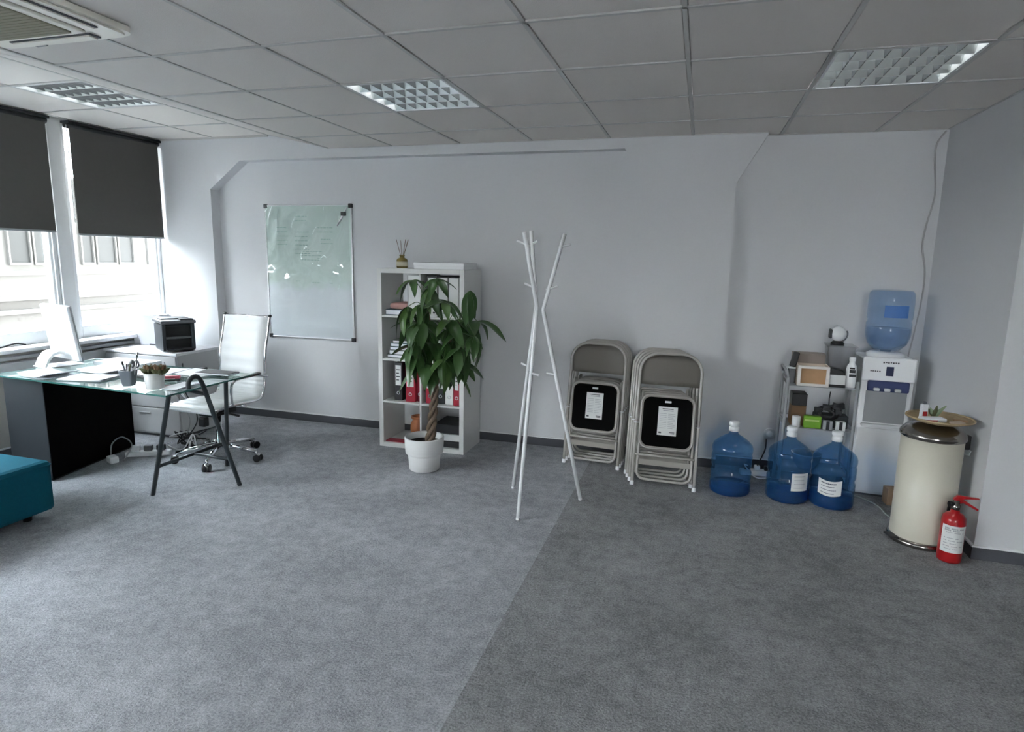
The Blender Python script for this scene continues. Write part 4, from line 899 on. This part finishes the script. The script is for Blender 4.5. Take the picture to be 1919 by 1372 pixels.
B('scanner_lid', (-.172, -.185, .235), (.172, .165, .262), M_grey, pn, .008); B('top_hatch', (-.14, -.05, .262), (.14, .13, .272), M_dark, pn, .004); B('control_panel', (.02, -.172, .262), (.15, -.09, .274), M_dark, pn, .004)
o = thing('desktop_box', 'white upright box next to the printer in the window corner', 'box', (-4.715, 4.44, .735)); B('body', (-.16, -.06, 0), (.17, .06, .268), mat('lavender_white_card', (.50, .50, .54), .7), o, .006); B('top_edge', (-.15, -.055, .268), (.15, .055, .278), M_whitegloss, o, .003); lab(B('slot', (.02, -.062, .006), (.10, -.058, .014), M_dark, o), 'dark slot')

# monitor
mo = thing('monitor', 'white monitor seen from behind on the glass desk', 'monitor', (-4.43, 3.385, GZ + .001))
n_ = Vector((.2588, .9659, 0)); u_ = Vector((.9659, -.2588, 0)); tilt = math.radians(7)
rot = Matrix((( -u_.x, -n_.x, 0, 0), (-u_.y, -n_.y, 0, 0), (0, 0, 1, 0), (0, 0, 0, 1)))   # local -y faces the user
MT = rot @ Matrix.Translation((0, 0, .225)) @ Matrix.Rotation(-tilt, 4, 'X')
B('back_cover', (-.21, -.004, -.185), (.21, .020, .215), M_white, mo, .008, MT)
lab(B('edge_frame', (-.212, -.012, -.187), (.212, -.004, .217), M_midgrey, mo, .003, MT), 'grey edge of the screen')
lab(B('screen', (-.195, -.0135, -.14), (.195, -.0118, .20), M_black, mo, .001, MT), 'black glass screen')
bm = bmesh.new(); sec = [(.030, .085), (.060, .095), (.095, .085), (.125, .05), (.15, .0), (.165, .0), (.138, .06), (.105, .10), (.062, .113), (.026, .105)]
bm_prism(bm, sec, .16, rot @ Matrix(((0, 0, 1, -.08), (1, 0, 0, 0), (0, 1, 0, 0), (0, 0, 0, 1)))); obj('bent_stand', bm, M_whitegloss, mo)
B('stand_foot', (-.09, -.09, 0), (.09, .17, .006), M_white, mo, .002, rot)

# things on the glass top
o = thing('pencil_cup', 'square grey pencil cup full of pens at the front edge of the glass desk', 'cup', (-3.385, 2.98, GZ + .001), .3)
bm = bmesh.new(); g = []
for zz, s in ((0, .056), (.098, .084), (.098, .076), (.01, .050)):
    g.append([bm.verts.new((x * s, y * s, zz)) for x, y in rrect(1, 1, .12, 3)])
for a, b_ in zip(g, g[1:]):
    for k in range(len(a)): bm.faces.new((a[k], a[(k + 1) % len(a)], b_[(k + 1) % len(a)], b_[k]))
bm.faces.new(g[-1]); bm.faces.new(list(reversed(g[0]))); obj('cup', bm, mat('grey_enamel', (.15, .165, .19), .45), o)
rp_ = random.Random(6)
for k in range(9):
    a = k * .7; x, y = .018 * math.cos(a), .018 * math.sin(a)
    po = thing('pen', ('black pen', 'silver pen', 'white marker', 'grey pencil', 'blue pen', 'black marker', 'white pen', 'pale green pencil', 'dark grey pen')[k] + ' in the square grey pencil cup', 'pen', (-3.385 + x, 2.98 + y, GZ + .013), 0, 'pens in the grey cup')
    ex, ey, ez = rp_.uniform(-.035, .04), rp_.uniform(-.03, .035), rp_.uniform(.115, .155) if k != 1 else .20
    if k == 1: ex, ey = .055, .0
    T('barrel', [(0, 0, 0), (ex, ey, ez * .85)], .0045 if k not in (2, 5) else .0075, (M_black, M_alu, M_white, M_midgrey, M_blue, M_dark, M_paper, M_cactus, M_grey)[k], po, 7); T('cap', [(ex, ey, ez * .85), (ex * 1.15, ey * 1.15, ez)], .0055 if k not in (2, 5) else .0085, (M_dark, M_chrome, M_midgrey, M_dark, M_blue, M_black, M_midgrey, M_white, M_black)[k], po, 7)
sc_ = thing('scissors', 'grey handled scissors standing in the pencil cup', 'scissors', (-3.375, 2.995, GZ + .02)); 
for s in (-1, 1): T('handle', [(.03 + s * .018 + .016 * math.cos(a), 0, .118 + .022 * math.sin(a)) for a in [2 * PI * k / 16 for k in range(16)]], .005, M_grey, sc_, 7, True)
T('blades', [(.0, 0, 0), (.03, 0, .10)], .005, M_alu, sc_, 6)
o = thing('succulent_pot', 'white pot with small succulents on the front of the glass desk', 'plant', (-3.165, 2.965, GZ + .001))
L('pot', [(0, 0), (.048, 0), (.051, .004), (.058, .098), (.053, .10), (.050, .085), (0, .085)], M_ceramic, o, 32)
for k, (x, y, r_) in enumerate(((-.025, -.005, .058), (.045, .004, .058), (.005, .035, .05))):
    for ring, (n, t_, s_) in enumerate(((8, .35, 1), (6, .8, .8), (4, 1.2, .6))):
        for j in range(n):
            a = 2 * PI * j / n + ring; l = r_ * s_; ca, sa = math.cos(a), math.sin(a)
            T('succulent_leaf', [(x, y, .088), (x + .6 * l * ca * math.cos(t_), y + .6 * l * sa * math.cos(t_), .095 + .9 * l * math.sin(t_)), (x + l * ca * math.cos(t_), y + l * sa * math.cos(t_), .10 + 1.4 * l * math.sin(t_))], [.009, .015, .003], (M_cactus, M_brown, M_cactus)[ring], o, 6)
lab(B('print_mark', (-.03, -.055, .062), (-.022, -.050, .086), M_ink, o, .001, Matrix.Rotation(-.2, 4, 'Z')), 'dark mark on the pot')
rq = random.Random(12)
def sheet(x, y, z, wx_, wy_, rz, label, curl=.0, m=None, th=.004):
    o = thing('paper_sheets', label, 'papers', (x, y, z), rz, 'papers on the glass desk')
    bm = bmesh.new(); n = 8; g = []
    for i in range(n + 1):
        u = i / n - .5; row = []
        for v in (-.5, .5): row.append((u * wx_, v * wy_, curl * (max(0, u) ** 2 * 2 + max(0, -u) ** 2 * 1.2) + .0))
        g.append(row)
    top = [[bm.verts.new((p[0], p[1], p[2] + th)) for p in r] for r in g]; bot = [[bm.verts.new(p) for p in r] for r in g]
    for i in range(n):
        bm.faces.new((top[i][0], top[i + 1][0], top[i + 1][1], top[i][1])); bm.faces.new((bot[i][0], bot[i][1], bot[i + 1][1], bot[i + 1][0]))
        bm.faces.new((top[i][0], bot[i][0], bot[i + 1][0], top[i + 1][0])); bm.faces.new((top[i][1], top[i + 1][1], bot[i + 1][1], bot[i][1]))
    bm.faces.new((top[0][0], top[0][1], bot[0][1], bot[0][0])); bm.faces.new((top[n][0], bot[n][0], bot[n][1], top[n][1]))
    obj('sheet', bm, m or M_paper, o)
    for k in range(2):
        B('under_sheet', (-.48 * wx_ + .01 * k, -.5 * wy_ + .012 * k, -.0012 * (k + 1)), (.49 * wx_, .49 * wy_ + .006 * k, -.0012 * k - .0002), M_paper, o)
    return o
G0 = GZ + .004
sheet(-4.15, 3.04, G0, .30, .21, -.15, 'curled white papers at the foot of the monitor', .05)
sheet(-3.80, 3.06, G0, .30, .21, .2, 'white papers lying flat left of the grey pencil cup', .012)
sheet(-3.92, 3.30, G0, .34, .22, -.1, 'pale blue white papers behind the flat ones, near the desk middle', .045)
sheet(-4.02, 3.545, G0, .42, .20, .02, 'wide white paper stack along the back edge of the desk', .0, None, .025)
sheet(-3.58, 3.42, G0, .30, .21, .1, 'white papers behind the white succulent pot', .01)
sheet(-3.30, 3.46, G0, .30, .21, -.1, 'white papers at the chair side under the notebook', .006)
sheet(-3.06, 3.06, G0, .12, .20, .08, 'printed pages near the front right corner of the glass desk', .01)
o = thing('notebook', 'black notebook on papers at the right end of the glass desk', 'notebook', (-3.14, 3.46, GZ + .0095), .05); B('cover', (-.13, -.06, 0), (.13, .06, .014), M_black_card, o, .003); B('pages', (-.128, -.0615, .003), (.131, .055, .011), M_paper, o)
o = thing('keyboard', 'dark keyboard half under papers behind the pencil cup', 'keyboard', (-3.50, 3.23, GZ + .001), -.1); B('case', (-.19, -.06, 0), (.19, .06, .018), M_dark, o, .004)
kb = bmesh.new()
for r_ in range(4):
    for c_ in range(12): bm_box(kb, (-.18 + c_ * .03, -.05 + r_ * .026, .018), (-.154 + c_ * .03, -.029 + r_ * .026, .023))
obj('keys', kb, M_grey, o)['kind'] = 'stuff'
o = thing('stapler', 'red stapler on the papers right of the succulent pot', 'stapler', (-3.25, 3.17, GZ + .006), .5); B('base', (-.06, -.018, 0), (.06, .018, .010), M_dark, o, .003); B('arm', (-.055, -.015, .014), (.058, .015, .034), mat('pink_red_plastic', (.55, .08, .12), .4), o, .006); B('hinge', (.03, -.016, .008), (.058, .016, .016), M_dark, o)
o = thing('computer_mouse', 'black computer mouse beside the red stapler', 'mouse', (-3.33, 3.12, GZ + .001), .3); bm = bmesh.new(); bmesh.ops.create_uvsphere(bm, u_segments=20, v_segments=12, radius=1); 
for v in bm.verts: v.co = Vector((v.co.x * .05, v.co.y * .03, max(0, v.co.z) * .032))
obj('shell', bm, M_black, o, True); T('wheel', [(.02, -.004, .028), (.02, .004, .028)], .006, M_grey, o, 10)
tag(T('monitor_cable', smooth_path([(-4.68, 3.30, .88), (-4.72, 3.26, .89), (-4.77, 3.20, .87), (-4.82, 3.14, .845), (-4.88, 3.10, .838)], 6), .006, M_dark, None, 6), 'dark cable running from the white monitor to the window sill', 'cable')

# cables and adapters on the floor beside the cabinet
o = thing('power_strip', 'white power strip with adapters on the floor right of the charcoal cabinet', 'power strip', (-4.02, 3.66, 0), .5)
B('strip', (-.16, -.03, 0), (.16, .03, .04), M_white, o, .008)
for k in range(3): B('plug', (-.12 + .09 * k, -.022, .041), (-.06 + .09 * k, .022, .085), (M_white, M_grey, M_dark)[k], o, .008)
o = thing('white_adapter', 'white power adapter with thin cord at the corner of the charcoal cabinet', 'adapter', (-4.13, 3.44, 0), -.4); B('brick', (-.045, -.03, 0), (.045, .03, .05), M_white, o, .01)
T('cord', smooth_path([(-.045, 0, .02), (-.10, .02, .006), (-.15, .05, .10), (-.08, .10, .16), (.05, .12, .12), (.09, .04, .02)], 6), .005, M_midgrey, o, 6)
rc2 = random.Random(3)
o = thing('cable_tangle', 'tangle of black and white cables on the floor under the glass desk', 'cables', (-3.93, 3.93, 0), 0)
for k in range(6):
    pts = [(rc2.uniform(-.12, .16), rc2.uniform(-.12, .12), max(.008, rc2.uniform(-.05, .14))) for _ in range(7)]
    T('cable', smooth_path(pts, 6), .0055, (M_black, M_white, M_dark)[k % 3], o, 6)
for k in range(2): T('hanging_cable', smooth_path([(-.05 + .18 * k, -.1, .715), (-.03 + .12 * k, -.06, .5), (.06 + .08 * k, .0, .25), (.0, .0, .06)], 6), .0045, (M_midgrey, M_dark)[k], o, 6)

# ------------------------------------------------------------------ office chair
oc = thing('office_chair', 'white ribbed office chair with chrome frame and castors behind the glass desk', 'office chair', (-3.455, 3.79, 0), math.radians(-4))
def chair_profile(s):     # side profile of the sling: (y, z), front of the seat at -y
    return [(-.255, .425), (-.225, .452), (-.10, .462), (.06, .455), (.17, .455), (.225, .478), (.25, .54), (.262, .62), (.275, .80), (.315, .95), (.345, 1.085)]
prof = smooth_path([(0, y, z) for y, z in chair_profile(0)], 8)
bm = bmesh.new(); hw = .215; g = []
for k, p in enumerate(prof):
    t_ = (prof[min(k + 1, len(prof) - 1)] - prof[max(k - 1, 0)]).normalized(); nrm = Vector((0, -t_.z, t_.y))
    rib = .007 * abs(math.sin(k * PI / 4)) if True else 0
    row = []
    for x in (-hw, -hw * .5, 0, hw * .5, hw):
        row.append((p + Vector((x, 0, 0)) + nrm * (rib + (.004 if abs(x) < hw else 0)), p + Vector((x, 0, 0)) - nrm * .018))
    g.append(row)
top = [[bm.verts.new(a) for a, b_ in r] for r in g]; bot = [[bm.verts.new(b_) for a, b_ in r] for r in g]
for k in range(len(g) - 1):
    for i in range(4):
        bm.faces.new((top[k][i], top[k][i + 1], top[k + 1][i + 1], top[k + 1][i])); bm.faces.new((bot[k][i], bot[k + 1][i], bot[k + 1][i + 1], bot[k][i + 1]))
    for i in (0, 4): bm.faces.new((top[k][i], top[k + 1][i], bot[k + 1][i], bot[k][i]))
for k in (0, len(g) - 1):
    for i in range(4): bm.faces.new((top[k][i], top[k][i + 1], bot[k][i + 1], bot[k][i]))
obj('ribbed_sling', bm, M_leather, oc, True)
for s in (-1, 1):
    T('side_rail', [p + Vector((s * (hw + .010), 0, -.004)) for p in prof], .0105, M_chrome, oc, 9)
    lab(L('rail_cap', [(0, -.012), (.014, -.008), (.014, .008), (0, .012)], M_dark, oc, 14, (s * (hw + .010), .347, 1.085)), 'dark cap of the rail')
    T('armrest', smooth_path([(s * (hw + .012), -.08, .455), (s * (hw + .045), -.12, .56), (s * (hw + .05), -.09, .645), (s * (hw + .05), .10, .655), (s * (hw + .035), .265, .625)], 6), .0095, M_chrome, oc, 8)
    lab(B('arm_pad', (s * (hw + .05) - .022, -.09, .655), (s * (hw + .05) + .022, .16, .672), M_black, oc, .007), 'black arm pad')
T('cross_bar', [(-hw, .06, .425), (hw, .06, .425)], .011, M_chrome, oc, 8); T('cross_bar', [(-hw, .345, 1.08), (hw, .345, 1.08)], .008, M_chrome, oc, 8)
lab(B('tilt_mechanism', (-.075, -.12, .355), (.075, .11, .425), M_black, oc, .012), 'black tilt mechanism')
lab(B('tension_knob', (-.03, -.165, .29), (.03, -.115, .36), M_black, oc, .01), 'black tension knob')
T('tilt_lever', [(.07, -.03, .385), (.20, -.05, .38), (.25, -.05, .375)], .008, M_black, oc, 8)
lab(L('gas_lift', [(0, .09), (.034, .09), (.034, .12), (.026, .125), (.026, .24), (.018, .245), (.018, .36), (0, .36)], M_chrome, oc, 20), 'chrome gas lift')
for k in range(5):
    a = 2 * PI * k / 5 + math.radians(-62); ca, sa = math.cos(a), math.sin(a)
    lg = T('base_leg', [(.02 * ca, .02 * sa, .115), (.16 * ca, .16 * sa, .10), (.305 * ca, .305 * sa, .078)], [.024, .019, .014], M_chrome, oc, 10)
    T('castor_stem', [(.30 * ca, .30 * sa, .085), (.30 * ca, .30 * sa, .05)], .010, M_chrome, lg, 8)
    px, py = -sa, ca
    for s in (-1, 1): T('castor_wheel', [(.315 * ca + s * px * .006, .315 * sa + s * py * .006, .029), (.315 * ca + s * px * .026, .315 * sa + s * py * .026, .029)], .028, M_black, lg, 16)
    T('castor_hood', [(.315 * ca - px * .02, .315 * sa - py * .02, .047), (.315 * ca + px * .02, .315 * sa + py * .02, .047)], .016, M_chrome, lg, 10)

# ------------------------------------------------------------------ teal ottoman
ot = thing('ottoman', 'teal upholstered square ottoman at the corner of the charcoal cabinet', 'ottoman', (-4.075, 2.085, 0))
bm = bmesh.new(); bm_box(bm, (-.50, -.50, .05), (.505, .50, .355), .028); obj('upholstery', bm, M_teal, ot, False)
for k in (-1, 1):
    T('seam_piping', [(x, y, .328) for x, y in rrect(1.012, 1.006, .03, 4, .0025, 0)], .003, M_teal, ot, 6, True) if k == 1 else None
for sx_ in (-1, 1):
    for sy_ in (-1, 1): T('foot', [(sx_ * .40, sy_ * .40, 0), (sx_ * .40, sy_ * .40, .051)], [.022, .028], M_black, ot, 12)
